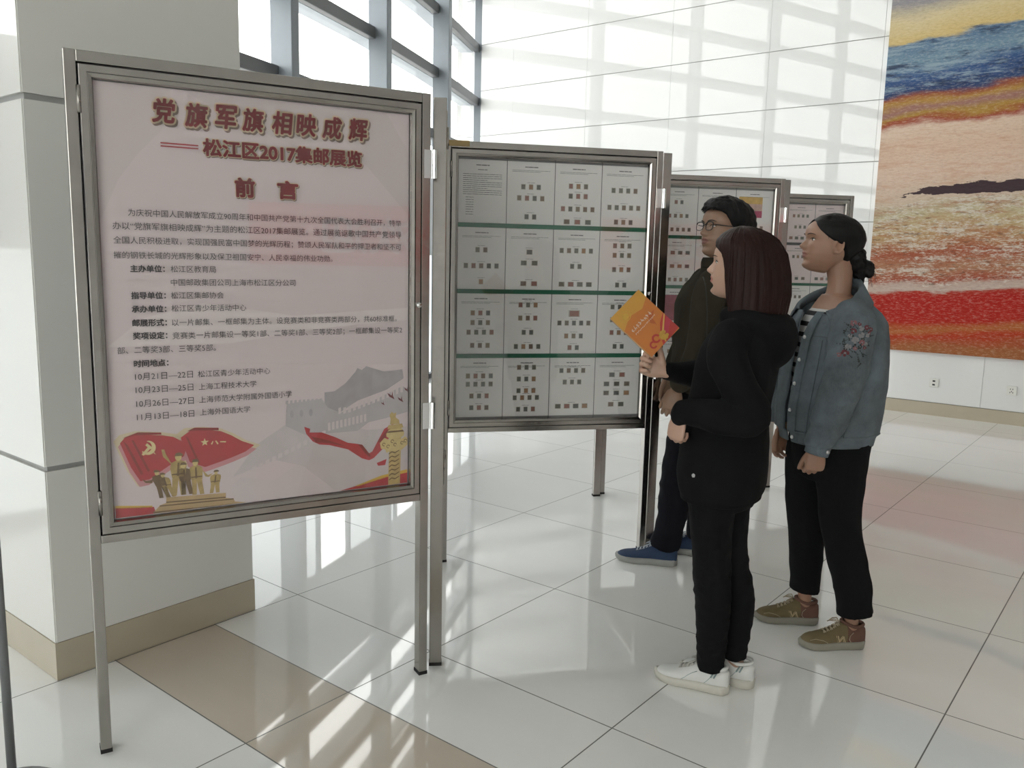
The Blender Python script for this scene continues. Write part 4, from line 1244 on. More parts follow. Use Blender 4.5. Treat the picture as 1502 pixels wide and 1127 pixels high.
hand(body, (-.193, -.128, .985), (-.12, .12, -.98), (.75, .62, -.05), -1, 0.86, ((48, 70, 45), (54, 74, 45), (58, 76, 45), (62, 78, 45)), .08, (20, 18, 12), .35)
hand(body, (-.214, .046, 1.102), (-.82, .05, .30), (.15, -.97, .15), 1, 0.92, ((60, 75, 45), (66, 78, 45), (70, 80, 45), (72, 80, 45)), .1, (2, 2, 2), 0.9)
limb(body, [(-.040, -.04, .76, .06), (-.046, -.042, .58, .052), (-.034, -.04, .40, .042), (-.024, -.037, .26, .040), (-.020, -.034, .12, .027), (-.014, -.032, .085, .0255), (-.012, -.031, .045, .018)], (1, 0, 0))
limb(body, [(.020, .04, .76, .058), (.030, .04, .58, .050), (.058, .032, .40, .040), (.078, .025, .26, .038), (.070, .015, .12, .027), (.082, .014, .085, .0255), (.088, .015, .045, .018)], (1, 0, 0))
me = remesh(body, .0034, 2)
place('body', me, [MATP['skinA'], MATP['lipA']], PA, pick=hdA.lips)
hdA.features(PA, MATP['browd'])
# hoodie
hb = MB()
trunk(hb, [(-.012, 0, .695, .150, .118), (-.012, 0, .715, .160, .130), (-.012, 0, .78, .168, .138), (-.012, 0, .87, .160, .132), (-.008, 0, 1.0, .155, .124), (.010, 0, 1.1, .158, .124), (.028, 0, 1.19, .160, .118), (.045, .0, 1.255, .135, .098), (.052, .0, 1.300, .080, .072), (.050, 0, 1.318, .062, .060)], FA)
limb(hb, [(-.035, -.105, 1.245, .058), (-.058, -.150, 1.18, .062), (-.02, -.195, 1.08, .058), (.018, -.205, 1.0, .056), (-.055, -.205, .995, .053), (-.125, -.170, 1.004, .048), (-.172, -.140, 1.000, .041), (-.190, -.130, .988, .034), (-.194, -.127, .976, .030)])
limb(hb, [(.125, .10, 1.245, .058), (.09, .16, 1.16, .060), (.01, .18, 1.08, .055), (-.06, .155, 1.082, .050), (-.14, .105, 1.090, .042), (-.185, .072, 1.100, .034), (-.205, .058, 1.106, .030)])
# hood lying on the back
hood = []
for k in range(11):
    a = math.radians(-118 + 236 * k / 10)
    bx, by = -math.cos(a), math.sin(a)
    cx = .055 + (.78 * -bx * -1) * 0
    back = math.cos(a); sd = math.sin(a)
    x = .050 + .78 * back * .085 - .62 * sd * .090
    y = .0 - .62 * back * .085 - .78 * sd * .090
    hood.append((x, y, 1.298 - .030 * max(back, 0) + .0 * sd, .030 + .014 * max(back, 0), .036 + .022 * max(back, 0)))
limb(hb, hood, (0, 0, 1), 16, 3)
limb(hb, [(.095, -.04, 1.29, .075, .04), (.128, -.066, 1.245, .085, .050), (.130, -.070, 1.19, .060, .038), (.11, -.06, 1.14, .025, .016)], (.62, .78, 0))
me = remesh(hb, .0065, 8)
hz = place('hoodie', me, MATP['blackcloth'], PA, folds(.0075, 8, 7, 1.7))
mb = MB()
trunk(mb, [(-.012, 0, .684, .149, .117), (-.012, 0, .690, .155, .123), (-.012, 0, .722, .157, .126), (-.012, 0, .728, .150, .12)], FA)
mb.build('hem_band', MATP['blackcloth'], hz, True)
sf = Surf(hz)
p, n_ = sf.hit(-.135, .787)
if p is None: p, n_ = sf.hit(-.12, .787)
mb = MB()
for k in range(5):
    a = 2 * PI * k / 5
    u = n_.orthogonal().normalized(); v = n_.cross(u)
    mb.disc(p + u * math.cos(a) * .0035 + v * math.sin(a) * .0035, .0035, n_, 10, 0, .0012)
mb.build('flower_emblem', plain('pale_grey_badge', (0.45, 0.45, 0.45), .5), hz)
# trousers
pb_ = MB()
limb(pb_, [(-.035, -.045, .80, .080, .090), (-.050, -.045, .70, .080, .088), (-.050, -.045, .60, .070, .078), (-.040, -.04, .48, .062, .066), (-.034, -.04, .40, .061, .062), (-.026, -.038, .30, .058, .060), (-.022, -.036, .20, .052, .052), (-.022, -.035, .12, .045, .045), (-.022, -.034, .082, .044, .044)], (1, 0, 0), rounded=False)
limb(pb_, [(.02, .04, .80, .080, .090), (.022, .04, .70, .078, .088), (.028, .04, .60, .068, .076), (.042, .035, .48, .058, .064), (.058, .032, .40, .056, .060), (.076, .028, .31, .056, .056), (.078, .022, .22, .050, .050), (.071, .016, .14, .044, .044), (.066, .014, .100, .042, .042)], (1, 0, 0), rounded=False)
trunk(pb_, [(-.012, 0, .66, .12, .10), (-.012, 0, .72, .145, .115), (-.012, 0, .82, .14, .11)], FA)
me = remesh(pb_, .006, 4)
def legfold(seed):
    f = folds(.004, 16, 22, seed)
    return lambda c, n_: f(c, n_) * (1.0 + 1.1 * math.exp(-((c.z - .40) / .07) ** 2) + 0.8 * math.exp(-((c.z - .13) / .06) ** 2))
place('trousers', me, MATP['blackjean'], PA, legfold(4.0))
# hair: a straight bob
rng = random.Random(3)
HT = [(1.300, .060, .094, .150, 76), (1.312, .066, .098, .158, 72), (1.36, .070, .100, .166, 63), (1.41, .073, .101, .164, 58), (1.455, .075, .102, .157, 54), (1.485, .077, .101, .150, 50), (1.505, .079, .099, .143, 42), (1.525, .082, .095, .133, 16), (1.545, .078, .086, .116, 0), (1.562, .064, .072, .095, 0), (1.577, .044, .050, .066, 0), (1.587, .022, .026, .034, 0), (1.590, .004, .004, .006, 0)]
def bob(n=120):
    rings_o, rings_i = [], []
    F = Vector((FH[0], FH[1], 0)).normalized(); L = Vector((-F.y, F.x, 0))
    for z in list(np.linspace(1.300, 1.590, 54)):
        rf, rs, rb, th0 = (float(np.interp(z, [h[0] for h in HT], [h[k] for h in HT])) for k in (1, 2, 3, 4))
        ro, ri = [], []
        for j in range(n + 1):
            th = math.radians(th0 + (360 - 2 * th0) * j / n)
            c, s = math.cos(th), math.sin(th)
            g = 1 + .030 * noise.noise(Vector((th * 9, z * 1.6, 2.0))) + .018 * noise.noise(Vector((th * 26, z * 2.5, 5.0)))
            if z < 1.36: g += .012 * noise.noise(Vector((th * 14, z * 20, 1)))
            x = c * (rf if c > 0 else rb); y = s * rs
            dz = -.010 * noise.noise(Vector((th * 18, 0, 3.3))) if z < 1.303 else 0
            ctr = Vector((.006, .010, 0))
            ro.append(ctr + F * x * g + L * y * g + Vector((0, 0, z + dz)))
            k = .90 if z < 1.56 else .8
            if z < 1.32: k = .93
            ri.append(ctr + F * x * k + L * y * k + Vector((0, 0, z - .004)))
        rings_o.append(ro); rings_i.append(ri)
    mb = MB()
    mb.loops(rings_o, 0, closed=False, cap=False)
    mb.loops([r[::-1] for r in rings_i], 0, closed=False, cap=False)
    for a, b in ((0, 0), (-1, -1)):
        col_o = [r[a] for r in rings_o]; col_i = [r[b] for r in rings_i]
        mb.loops([col_o, col_i] if a == 0 else [col_i, col_o], 0, closed=False, cap=False)
    mb.loops([rings_i[0], rings_o[0]], 0, closed=False, cap=False)
    return mb
ho = bob().build('hair', MATP['hairA'], PA, True)
mb = MB()
F_ = Vector((FH[0], FH[1], 0)).normalized(); L_ = Vector((-F_.y, F_.x, 0))
for k in range(60):
    th = math.radians(rng.uniform(66, 294))
    c, s = math.cos(th), math.sin(th)
    pts = []
    for z in [1.588, 1.58, 1.566, 1.545, 1.50, 1.44, 1.37, 1.292 + rng.uniform(-.008, .012)]:
        rf, rs, rb, th0 = (float(np.interp(z, [h[0] for h in HT], [h[q] for h in HT])) for q in (1, 2, 3, 4))
        g = (1.0 + .014 * noise.noise(Vector((k, z * 3, 1))))
        pts.append(Vector((.006, .010, z)) + F_ * (c * (rf if c > 0 else rb) * g) + L_ * (s * rs * g))
    mb.tube(pts, [.0012, .0020, .0026, .0030, .0032, .0032, .0026, .0006], 0, 5)
mb.build('hair_strand', MATP['hairA'], ho, True)['kind'] = 'stuff'
white = plain('white_leather', (0.58, 0.58, 0.555), 0.5, var=.04, scale=20, bmp=.06); wsole = plain('off_white_rubber', (0.50, 0.48, 0.42), 0.6, var=.06)
wm = dict(upper=white, sole=wsole, lace=plain('grey_lace', (0.42, 0.41, 0.37), .8))
tb = [plain('grey_teal_stripe', (0.20, 0.27, 0.27), .5), plain('pale_stripe', (0.6, 0.62, 0.6), .5)]
shoe(PA, (.040, -.058), (-.88, .47), .262, wm, 1.0, 1.0, None, tb)
shoe(PA, (.140, -.012), (-.88, .47), .262, wm, 1.0, 1.0, None, tb)
# the orange book she holds up
bk = empty('book', (0, 0, 0))
tag(bk, 'orange book with red ribbon cover held up in front of the stamp board', 'book')
c0 = Vector((-.2915, .036, 1.264))
ux = Vector((.092, .026, .0965)).normalized(); uz = Vector((-.1435, .03, .1165)); uz = (uz - ux * uz.dot(ux)).normalized(); uy = uz.cross(ux)
TA = Matrix.Translation((-1.15, 2.62, 0)) @ Matrix.Rotation(RZ, 4, 'Z')
bk.matrix_world = TA @ Matrix.Translation(c0) @ Matrix((ux, uy, uz)).transposed().to_4x4()
BWd, BHt = .068, .0935
cov = plain('orange_cover', (0.42, 0.135, 0.022), .35, var=.12, scale=10); covy = plain('yellow_orange_cover', (0.44, 0.225, 0.035), .35, var=.1, scale=14); covr = plain('red_cover', (0.33, 0.03, 0.022), .35, var=.2, scale=20)
covd = plain('deep_orange_cover', (0.34, 0.085, 0.017), .35, var=.1); covg = plain('gold_emblem', (0.42, 0.25, 0.035), .35, var=.3, scale=60); bwht = plain('pale_cover_text', (0.50, 0.40, 0.32), .5)

mb = MB(); mb.box(-BWd, BWd, -.0065, -.005, -BHt, BHt); mb.build('front_cover', cov, bk, bevel=.0006)
mb = MB(); mb.box(-BWd, BWd, .005, .0065, -BHt, BHt); mb.build('back_cover', cov, bk)
mb = MB(); mb.box(-BWd - .001, -BWd + .002, -.0065, .0065, -BHt, BHt); mb.build('spine', plain('pale_orange_spine', (0.46, 0.27, 0.11), .4), bk)
mb = MB(); mb.box(-BWd + .002, BWd - .002, -.005, .005, -BHt + .002, BHt - .002); mb.build('page_block', M['paper'], bk)
mb = MB()
yq = -.0068
mb.poly([(-BWd, BHt), (-BWd, .030), (-.02, .052), (.03, .040), (BWd, .058), (BWd, BHt)], yq, 0)
mb.poly([(-.012, -BHt), (.01, -.060), (.035, -.035), (BWd, -.018), (BWd, -BHt + .004), (.02, -BHt)], yq - .0003, 1)
mb.poly([(.004, -.088), (.022, -.062), (BWd, -.034), (BWd, -.052), (.03, -.078)], yq - .0006, 2)
mb.poly([(.000, -.0915), (.020, -.058), (BWd, -.021), (BWd, -.026), (.024, -.063), (.006, -.0915)], yq - .0008, 3)
mb.poly([(.012, -.012), (.030, .018), (.034, .012), (.055, .010), (.030, -.006), (.024, -.030)], yq - .0004, 4)
for cx, cz, r in ((-.034, -.070, .013), (-.012, -.062, .015)):
    a1 = [(cx + r * math.cos(t), cz + r * math.sin(t)) for t in np.linspace(0, 5.2, 20)]; a2 = [(cx + r * .55 * math.cos(t), cz + r * .55 * math.sin(t)) for t in np.linspace(5.2, 0, 20)]
    mb.poly(a1 + a2, yq - .0006, 1)
mb.build('cover_picture', [covy, covr, plain('crimson_ribbon', (0.34, 0.03, 0.05), .35), plain('gold_band', (0.48, 0.28, 0.07), .35), covd], bk)
mb = MB()
for r0, r1 in ((.019, .0165), (.011, .0)):
    a1 = [(-.030 + r0 * 1.15 * math.cos(t), .062 + r0 * .9 * math.sin(t)) for t in np.linspace(0, 2 * PI, 28)]
    a2 = [(-.030 + r1 * 1.15 * math.cos(t), .062 + r1 * .9 * math.sin(t)) for t in np.linspace(2 * PI, 0, 28)] if r1 else []
    mb.poly(a1 + a2 if r1 else a1[:-1], yq - .0006, 0)
for k in range(9):
    a = 2 * PI * k / 9
    mb.disc((.014 + .011 * math.cos(a) * (1 if k else 0), yq - .0006, -.072 + .011 * math.sin(a)), .006, (0, -1, 0), 10, 0, .001)
mb.build('gold_emblem', covg, bk)
mb = MB()
rb = random.Random(8)
for row, (z0, hgt, nn, x0) in enumerate(((.012, .013, 8, -.052), (-.004, .005, 15, -.050))):   # too small to read in the photo: brush-like strokes
    cw_ = .094 / nn
    for i in range(nn):
        cx = x0 + cw_ * (i + .5)
        for k in range(4 if row == 0 else 2):
            a = rb.uniform(-.6, .6) + (PI / 2 if k % 2 else 0)
            px_, pz_ = cx + rb.uniform(-.2, .2) * cw_, z0 + rb.uniform(-.3, .3) * hgt
            dx, dz = math.cos(a) * cw_ * .36, math.sin(a) * hgt * .4
            w_ = .0008
            nx, nz = -math.sin(a) * w_, math.cos(a) * w_
            mb.poly([(px_ - dx - nx, pz_ - dz - nz), (px_ + dx - nx, pz_ + dz - nz), (px_ + dx + nx, pz_ + dz + nz), (px_ - dx + nx, pz_ - dz + nz)], yq - .0008 - .00005 * k)
mb.build('cover_lettering', bwht, bk)

# ------------------------------------------------------------------ woman in the denim jacket
PBn = person('person', (-1.00, 3.28), 'woman in an embroidered denim jacket and cropped black trousers, dark hair in a bun')
FB = (-0.966, -0.26); LB = (0.26, -0.966); FHB = (-1.0, -0.03)
hdB = Head((-.096, 0.0, 1.4375), FHB, (1.05, .98, .955), -0.15)
body = MB()
hdB.geo(body)
limb(body, [(-.040, 0, 1.29, .075, .06), (-.036, 0, 1.35, .049, .048), (-.033, 0, 1.40, .043, .044), (-.038, 0, 1.45, .043, .047), (-.050, 0, 1.50, .045, .052)], (0, 1, 0))
trunk(body, [(-.03, 0, .76, .13, .10), (-.03, 0, .95, .13, .10), (-.03, 0, 1.15, .14, .10), (-.03, 0, 1.27, .14, .085), (-.035, 0, 1.33, .10, .06), (-.04, 0, 1.36, .055, .05)], FB)
limb(body, [(-.04, -.16, 1.29, .045), (-.065, -.205, 1.08, .038), (-.105, -.205, .93, .032), (-.138, -.20, .80, .024)])
limb(body, [(-.06, .17, 1.29, .045), (-.13, .19, 1.07, .038), (-.16, .16, .92, .032), (-.168, .125, .82, .024)])
hand(body, (-.143, -.20, .812), (-.06, .04, -.99), (.10, 1.0, .05), -1, .92, ((42, 62, 35), (48, 66, 38), (52, 68, 40), (55, 70, 40)), .08, (24, 22, 14), .28)
hand(body, (-.170, .122, .825), (-.12, -.02, -.99), (.35, -.9, .05), 1, .92, ((22, 35, 22), (28, 40, 25), (32, 42, 25), (36, 45, 25)), .10, (22, 18, 12), .26)
limb(body, [(-.06, .08, .70, .07), (-.045, .09, .42, .048), (-.042, .10, .25, .040), (-.032, .108, .12, .027), (-.028, .114, .085, .0255), (-.028, .115, .045, .018)], (0, 1, 0))
limb(body, [(.01, -.08, .70, .07), (.04, -.09, .42, .048), (.072, -.10, .25, .040), (.078, -.10, .12, .027), (.079, -.10, .085, .0255), (.079, -.10, .045, .018)], (0, 1, 0))
me = remesh(body, .0034, 2)
place('body', me, [MATP['skinB'], MATP['lipB']], PBn, pick=hdB.lips)
hdB.features(PBn, MATP['browb'])
# hair pulled back into a bun
def zlB(a, s):
    return float(np.interp(a, [0, 25, 50, 70, 82, 95, 108, 125, 150, 180], [.192, .182, .152, .132, .122, .114, .092, .060, .045, .040]))
def thB(a, f, s):
    return .0045 + .006 * f + .016 * max(0, math.sin(math.radians(max(0, a - 60)) * 1.05)) * math.sin(PI * min(1, f * .9 + .12))
mb = MB()
rg = hdB.cap(zlB, thB)
for i, r in enumerate(rg):
    for j, p in enumerate(r):
        if 1 < i: r[j] = p + (p - hdB.pt(0, 0, .12)).normalized() * (.0022 * noise.noise(Vector((p.z * 70, p.y * 40, p.x * 12))))
mb.loops(rg)
hrB = mb.build('hair', MATP['hairB'], PBn, True)
bc = Vector((.052, .0, 1.462))
mb = MB()
for k in range(7):
    a = 2 * PI * k / 7
    pts = [bc + Vector((.010 + .017 * math.cos(a + t * 2.2) * (1 - .35 * t), .024 * math.sin(a + t * 2.2) * (1 - .35 * t), (.023 * math.cos(a * 2 + t * 3)) * .6 + .012 * math.sin(a + t))) for t in np.linspace(0, 1.6, 9)]
    mb.tube(pts, [.009, .013, .014, .014, .0135, .013, .012, .010, .006], 0, 8)
mb.ellipsoid(bc + Vector((.006, 0, 0)), (.028, 0, 0), (0, .030, 0), (0, 0, .030))
limb(mb, [(.02, 0, 1.475, .045, .036), (.036, 0, 1.466, .034, .030), (.05, 0, 1.462, .026, .026)], (0, 1, 0))
limb(mb, [(.012, 0, 1.50, .055, .045), (.030, 0, 1.470, .035, .030), (.038, 0, 1.430, .026, .020), (.046, 0, 1.405, .012, .010)], (0, 1, 0))
bo = place('bun', remesh(mb, .0032, 3), MATP['hairB'], hrB, folds(.003, 45, 70, 2))
mb = MB(); rs_ = random.Random(4)
for k in range(44):
    st = bc + Vector((.015, rs_.uniform(-.02, .02), rs_.uniform(-.025, .02)))
    dx, dz = rs_.uniform(.008, .032), rs_.uniform(-.062, .004)
    mb.tube([st, st + Vector((dx * .5, rs_.uniform(-.01, .01), .006 + dz * .3)), st + Vector((dx, rs_.uniform(-.012, .012), dz))], [.0013, .0010, .0003], 0, 5)
for k in range(10):     # loose wisps by the temple
    y_ = rs_.uniform(.052, .066)
    q = [hdB.pt(head_front(y_, z_) * rs_.uniform(.72, .86) - .004 + .02 * (z_ - .18), y_ * (1.06 + .1 * (.19 - z_)), z_) for z_ in np.linspace(.185, .185 - rs_.uniform(.03, .075), 5)]
    mb.tube(q, [.0014, .0013, .0012, .0010, .0004], 0, 5)
mb.build('loose_strands', MATP['hairB'], hrB, True)['kind'] = 'stuff'
# striped top under the jacket
mb = MB()
trunk(mb, [(-.033, 0, .80, .150, .120), (-.035, 0, .95, .155, .128), (-.035, 0, 1.10, .160, .130), (-.038, 0, 1.22, .155, .118), (-.04, 0, 1.275, .130, .092), (-.042, 0, 1.305, .098, .072)], FB)
place('striped_top', remesh(mb, .007, 3), MATP['stripe'], PBn, folds(.003, 8, 6, 5))
# jacket: an open shell with a real opening at the front
JT = [  # z, cx, cy, front, back, half width, half opening (m)
    (.800, -.036, 0, .160, .150, .165, .012), (.815, -.036, 0, .163, .153, .168, .012), (.838, -.036, 0, .168, .157, .172, .012), (.850, -.036, 0, .182, .168, .188, .012), (.93, -.036, 0, .185, .172, .198, .012), (1.03, -.034, 0, .176, .176, .202, .012),
(1.12, -.032, 0, .168, .170, .205, .016), (1.20, -.030, 0, .160, .160, .204, .020), (1.26, -.030, 0, .142, .145, .194, .032), (1.30, -.032, 0, .116, .124, .172, .042), (1.335, -.036, 0, .088, .098, .130, .058), (1.365, -.038, 0, .072, .078, .090, .052), (1.388, -.040, 0, .064, .066, .068, .044)]
FBv = Vector((FB[0], FB[1], 0)).normalized(); LBv = Vector((-FBv.y, FBv.x, 0))
def jk(z, th, grow=0.0):
    zs = [r[0] for r in JT]
    cx, cy, fr, bk_, hw, op = (float(np.interp(z, zs, [r[k] for r in JT])) for k in range(1, 7))
    c, s = math.cos(th), math.sin(th)
    p = 2.35
    return Vector((cx, cy, z)) + FBv * (math.copysign(abs(c) ** (2 / p), c) * ((fr if c > 0 else bk_) + grow)) + LBv * (math.copysign(abs(s) ** (2 / p), s) * (hw + grow))
def jopen(z):
    zs = [r[0] for r in JT]
    fr, hw, op = (float(np.interp(z, zs, [r[k] for r in JT])) for k in (3, 5, 6))
    k = min(.99, op / hw)
    return math.asin(k ** (2.35 / 2)) 
def neckz(th):
    a = abs((th + PI) % (2 * PI) - PI)
    f = min(1, max(0, 1 - (a - .45) / (PI - .45)))
    return 1.386 - .056 * min(f, .5) - .135 * max(0, f - .5)
def jshell(z0, z1, nz, grow=0.0, n=140, wob=.008):
    ro = []
    for z in np.linspace(z0, z1, nz):
        r = []
        a0 = jopen(z)
        for j in range(n + 1):
            th = a0 + (2 * PI - 2 * a0) * j / n
            p = jk(min(z, neckz(th)), th, grow)
            w_ = wob * (noise.noise(Vector((p.x * 9, p.y * 9, z * 5 + 2))) + .5 * noise.noise(Vector((p.x * 20, p.y * 20, z * 13 + 9))))
            if z > 1.3: w_ *= .4
            p += (p - Vector((-.035, 0, z))).normalized() * w_
            r.append(p)
        ro.append(r)
    return ro
mb = MB(); mb.loops(jshell(.848, 1.388, 62), 0, closed=False, cap=False)
jo = mb.build('denim_jacket', MATP['denim'], PBn, True)
sm = jo.modifiers.new('thick', 'SOLIDIFY'); sm.thickness = .004; sm.offset = -1
mb = MB(); mb.loops(jshell(.802, .850, 6, .003, wob=.002), 0, closed=False, cap=False)
w_ = mb.build('waistband', MATP['denim'], jo, True)
sm = w_.modifiers.new('thick', 'SOLIDIFY'); sm.thickness = .006; sm.offset = -1
# sleeves
def sleeve(pts, seed):
    mb = MB(); limb(mb, pts, (0, 1, 0), 24, 6)
    f0 = folds(.010, 7, 10, seed); f1 = folds(.0055, 17, 24, seed + 3)
    f = lambda c, n_: f0(c, n_) + f1(c, n_)
    return place('sleeve', remesh(mb, .0055, 6), MATP['denim'], jo, f)
slL = sleeve([(-.040, -.150, 1.300, .060, .055), (-.042, -.185, 1.262, .072, .072), (-.052, -.200, 1.19, .070, .074), (-.070, -.210, 1.09, .066, .070), (-.092, -.212, .99, .060, .064), (-.118, -.207, .90, .052, .056), (-.134, -.203, .845, .046, .049), (-.140, -.202, .832, .043, .045)], 1.0)
slR = sleeve([(-.060, .150, 1.295, .055, .050), (-.085, .190, 1.24, .065, .066), (-.115, .200, 1.15, .062, .066), (-.140, .195, 1.05, .060, .062), (-.160, .170, .96, .054, .056), (-.168, .145, .895, .046, .048), (-.170, .138, .878, .043, .044)], 6.0)
for nm, c0_, c1_ in (('cuff', (-.134, -.203, .846), (-.146, -.201, .790)), ('cuff', (-.168, .142, .892), (-.171, .128, .842))):
    mb = MB(); limb(mb, [(*c0_, .044, .046), (*(np.array(c0_) * .5 + np.array(c1_) * .5), .043, .045), (*c1_, .041, .043)], (0, 1, 0), 24, 3, False)
    mb.build(nm, MATP['denim'], jo, True)
mb = MB(); mb.disc((-.120, -.2405, .806), .0085, (.35, -1, 0), 14, 0, .004); mb.build('button', MATP['metal'], jo, True)
# collar with two points folding over the lapels
zc = []
def collar(sgn):
    rows = []
    for k in range(26):
        f = k / 25
        th = sgn * (PI - f * (PI - .45))
        base_z = neckz(th)
        b = jk(base_z, th, .001)
        out = (b - Vector((-.040, 0, base_z))); out.z = 0; out.normalize()
        th4 = th + sgn * .30 * f ** 3
        zl = base_z - .020 - .034 * f ** 1.5
        r0 = b - out * .004 - Vector((0, 0, .004))
        r1 = b - out * (.012 - .008 * f) + Vector((0, 0, .026 - .020 * f))
        r2 = b - out * (.012 - .008 * f) + Vector((0, 0, .046 - .036 * f))
        r3 = b - out * (.002 - .010 * f) + Vector((0, 0, .048 - .036 * f))
        r4 = jk(zl, th4, .012)
        r5 = jk(zl - .002, th4, .006)
        rows.append([r0, r1, r2, r3, r4, r5])
    mb = MB(); mb.loops(rows, 0, closed=False, cap=False)
    return mb
for sg in (1, -1):
    o_ = collar(sg).build('collar', MATP['denim'], jo, True)
    sm = o_.modifiers.new('thick', 'SOLIDIFY'); sm.thickness = .003; sm.offset = 0
# front bands, buttons, pocket flap, seams
def band(sgn, z0, z1, th_w, grow, nm, mat):
    rows = []
    for z in np.linspace(z0, z1, 34):
        a0 = jopen(z)
        rows.append([jk(z, sgn * (a0 + th_w * k / 5), grow + (.002 if 0 < k < 5 else -.003)) for k in range(6)])
    mb = MB(); mb.loops(rows if sgn > 0 else [r[::-1] for r in rows], 0, closed=False, cap=False)
    return mb.build(nm, mat, jo, True)
band(1, .806, 1.30, .20, .007, 'button_band', MATP['denim']); band(-1, .806, 1.30, .20, .007, 'button_band', MATP['denim'])
for z in (.825, .93, 1.03, 1.12, 1.205):
    p = jk(z, jopen(z) + .09, .010); q = jk(z, jopen(z) + .09, .05)
    mb = MB(); mb.disc(p, .0075, q - p, 14, 0, .0035); mb.build('button', MATP['metal'], jo, True)
def jpatch(z0, z1, t0, t1, grow, nm, mat, point=0.0):
    rows = []
    for i in range(9):
        r = []
        for j in range(13):
            f = j / 12
            zb = z0 - point * (1 - abs(2 * f - 1))
            z = zb + (z1 - zb) * i / 8
            edge = i in (0, 8) or j in (0, 12)
            r.append(jk(z, t0 + (t1 - t0) * f, grow if not edge else .002))
        rows.append(r)
    mb = MB(); mb.loops(rows, 0, closed=False, cap=False)
    return mb.build(nm, mat, jo, True)
jpatch(1.172, 1.205, .62, 1.20, .011, 'pocket_flap', MATP['denim'], .014)
jpatch(1.085, 1.172, .64, 1.18, .0065, 'chest_pocket', MATP['denim'], .012)
p = jk(1.165, .91, .013); mb = MB(); mb.disc(p, .006, FBv + LBv, 12, 0, .003); mb.build('button', MATP['metal'], jo, True)
def seam(pts, nm='seam'):
    mb = MB(); mb.tube(pts, .0016, 0, 5); return mb.build(nm, MATP['denimdark'], jo, True)
seam([jk(z, .52 + .10 * (z - .85), .007) for z in np.linspace(.85, 1.20, 24)])
seam([jk(z, 1.28, .007) for z in np.linspace(.85, 1.18, 24)])
seam([jk(1.212, t, .008) for t in np.linspace(.30, 1.30, 24)])
# embroidery on the sleeve and the pocket
ev = [plain('embroidery_pink', (0.20, 0.085, 0.09), .8, var=.2, scale=90), plain('embroidery_red', (0.11, 0.022, 0.028), .8, var=.2, scale=90), plain('embroidery_leaf', (0.018, 0.024, 0.022), .8, var=.2, scale=90), plain('embroidery_pale', (0.20, 0.19, 0.195), .8, var=.2, scale=90)]
sl = Surf(slL)
mb = MB(); re_ = random.Random(21)
def flower(s, z, r, mi, n=6):
    for k in range(n + 1):
        a = 2 * PI * k / n + re_.random()
        q, nn = sl.hit(s + (r * .62 * math.cos(a) if k < n else 0), z + (r * .62 * math.sin(a) if k < n else 0))
        if q is not None: mb.disc(q + nn * .0003, r * (.42 if k < n else .28), nn, 9, mi if k < n else 3, .0016)
def leaf(s, z, a, L):
    for t in np.linspace(0, 1, 4):
        q, nn = sl.hit(s + math.cos(a) * L * t, z + math.sin(a) * L * t)
        if q is not None: mb.disc(q + nn * .0002, L * .17 * (1.1 - .6 * t), nn, 7, 2, .0012)
for s, z, r, mi in [(a_ + re_.uniform(-.004, .004), b_, c_ * .78, d_) for a_, b_, c_, d_ in ((-.070, 1.272, .014, 0), (-.052, 1.255, .012, 3), (-.075, 1.245, .013, 1), (-.030, 1.258, .012, 1), (-.012, 1.252, .010, 1), (-.050, 1.232, .014, 3), (-.028, 1.232, .011, 3), (-.068, 1.214, .016, 3), (-.045, 1.206, .014, 0), (-.028, 1.200, .011, 3), (-.086, 1.190, .014, 3), (-.066, 1.186, .010, 0), (-.098, 1.168, .016, 1), (-.110, 1.160, .010, 0), (-.058, 1.270, .008, 1), (-.018, 1.240, .009, 1), (-.040, 1.218, .008, 2), (-.080, 1.228, .009, 3), (-.055, 1.192, .009, 2), (-.036, 1.188, .008, 1), (-.100, 1.182, .008, 2))]:
    flower(s, z, r, mi)
for k in range(34):
    leaf(re_.uniform(-.105, -.010), re_.uniform(1.13, 1.27), re_.uniform(0, 6.28), re_.uniform(.012, .024))
mb.build('embroidery', ev, slL, False)['kind'] = 'stuff'
js = Surf(jo)
mb = MB()
for k in range(12):
    t = .72 + .036 * k; z = 1.132 - .0022 * k + re_.uniform(-.006, .006)
    p = jk(z, t, .0085); q = jk(z, t, .05)
    mb.disc(p, re_.uniform(.0045, .0075), q - p, 8, re_.choice([0, 0, 1, 3, 2]), .0018)
mb.build('pocket_embroidery', ev, jo)['kind'] = 'stuff'
# cropped trousers
pb_ = MB()
limb(pb_, [(-.060, .075, .82, .085, .095), (-.064, .080, .70, .088, .094), (-.062, .088, .58, .082, .084), (-.052, .095, .46, .076, .078), (-.044, .100, .36, .070, .068), (-.040, .102, .26, .066, .062), (-.038, .102, .172, .064, .058), (-.038, .102, .150, .065, .058)], (0, 1, 0), rounded=False)
limb(pb_, [(.005, -.075, .82, .085, .095), (-.004, -.082, .70, .088, .094), (.000, -.090, .58, .082, .080), (.014, -.096, .46, .076, .072), (.046, -.100, .34, .072, .070), (.070, -.100, .25, .068, .068), (.086, -.100, .165, .066, .067), (.090, -.100, .142, .067, .068)], (0, 1, 0), rounded=False)
trunk(pb_, [(-.03, 0, .66, .14, .10), (-.03, 0, .74, .165, .115), (-.03, 0, .84, .16, .12), (-.03, 0, .86, .15, .11)], FB)
place('trousers', remesh(pb_, .006, 4), MATP['blackcloth'], PBn, folds(.006, 9, 8, 12))
ol = plain('olive_suede', (0.125, 0.093, 0.042), .85, var=.18, scale=30, bmp=.1); rd = plain('russet_suede', (0.105, 0.048, 0.032), .85, var=.15, scale=30)
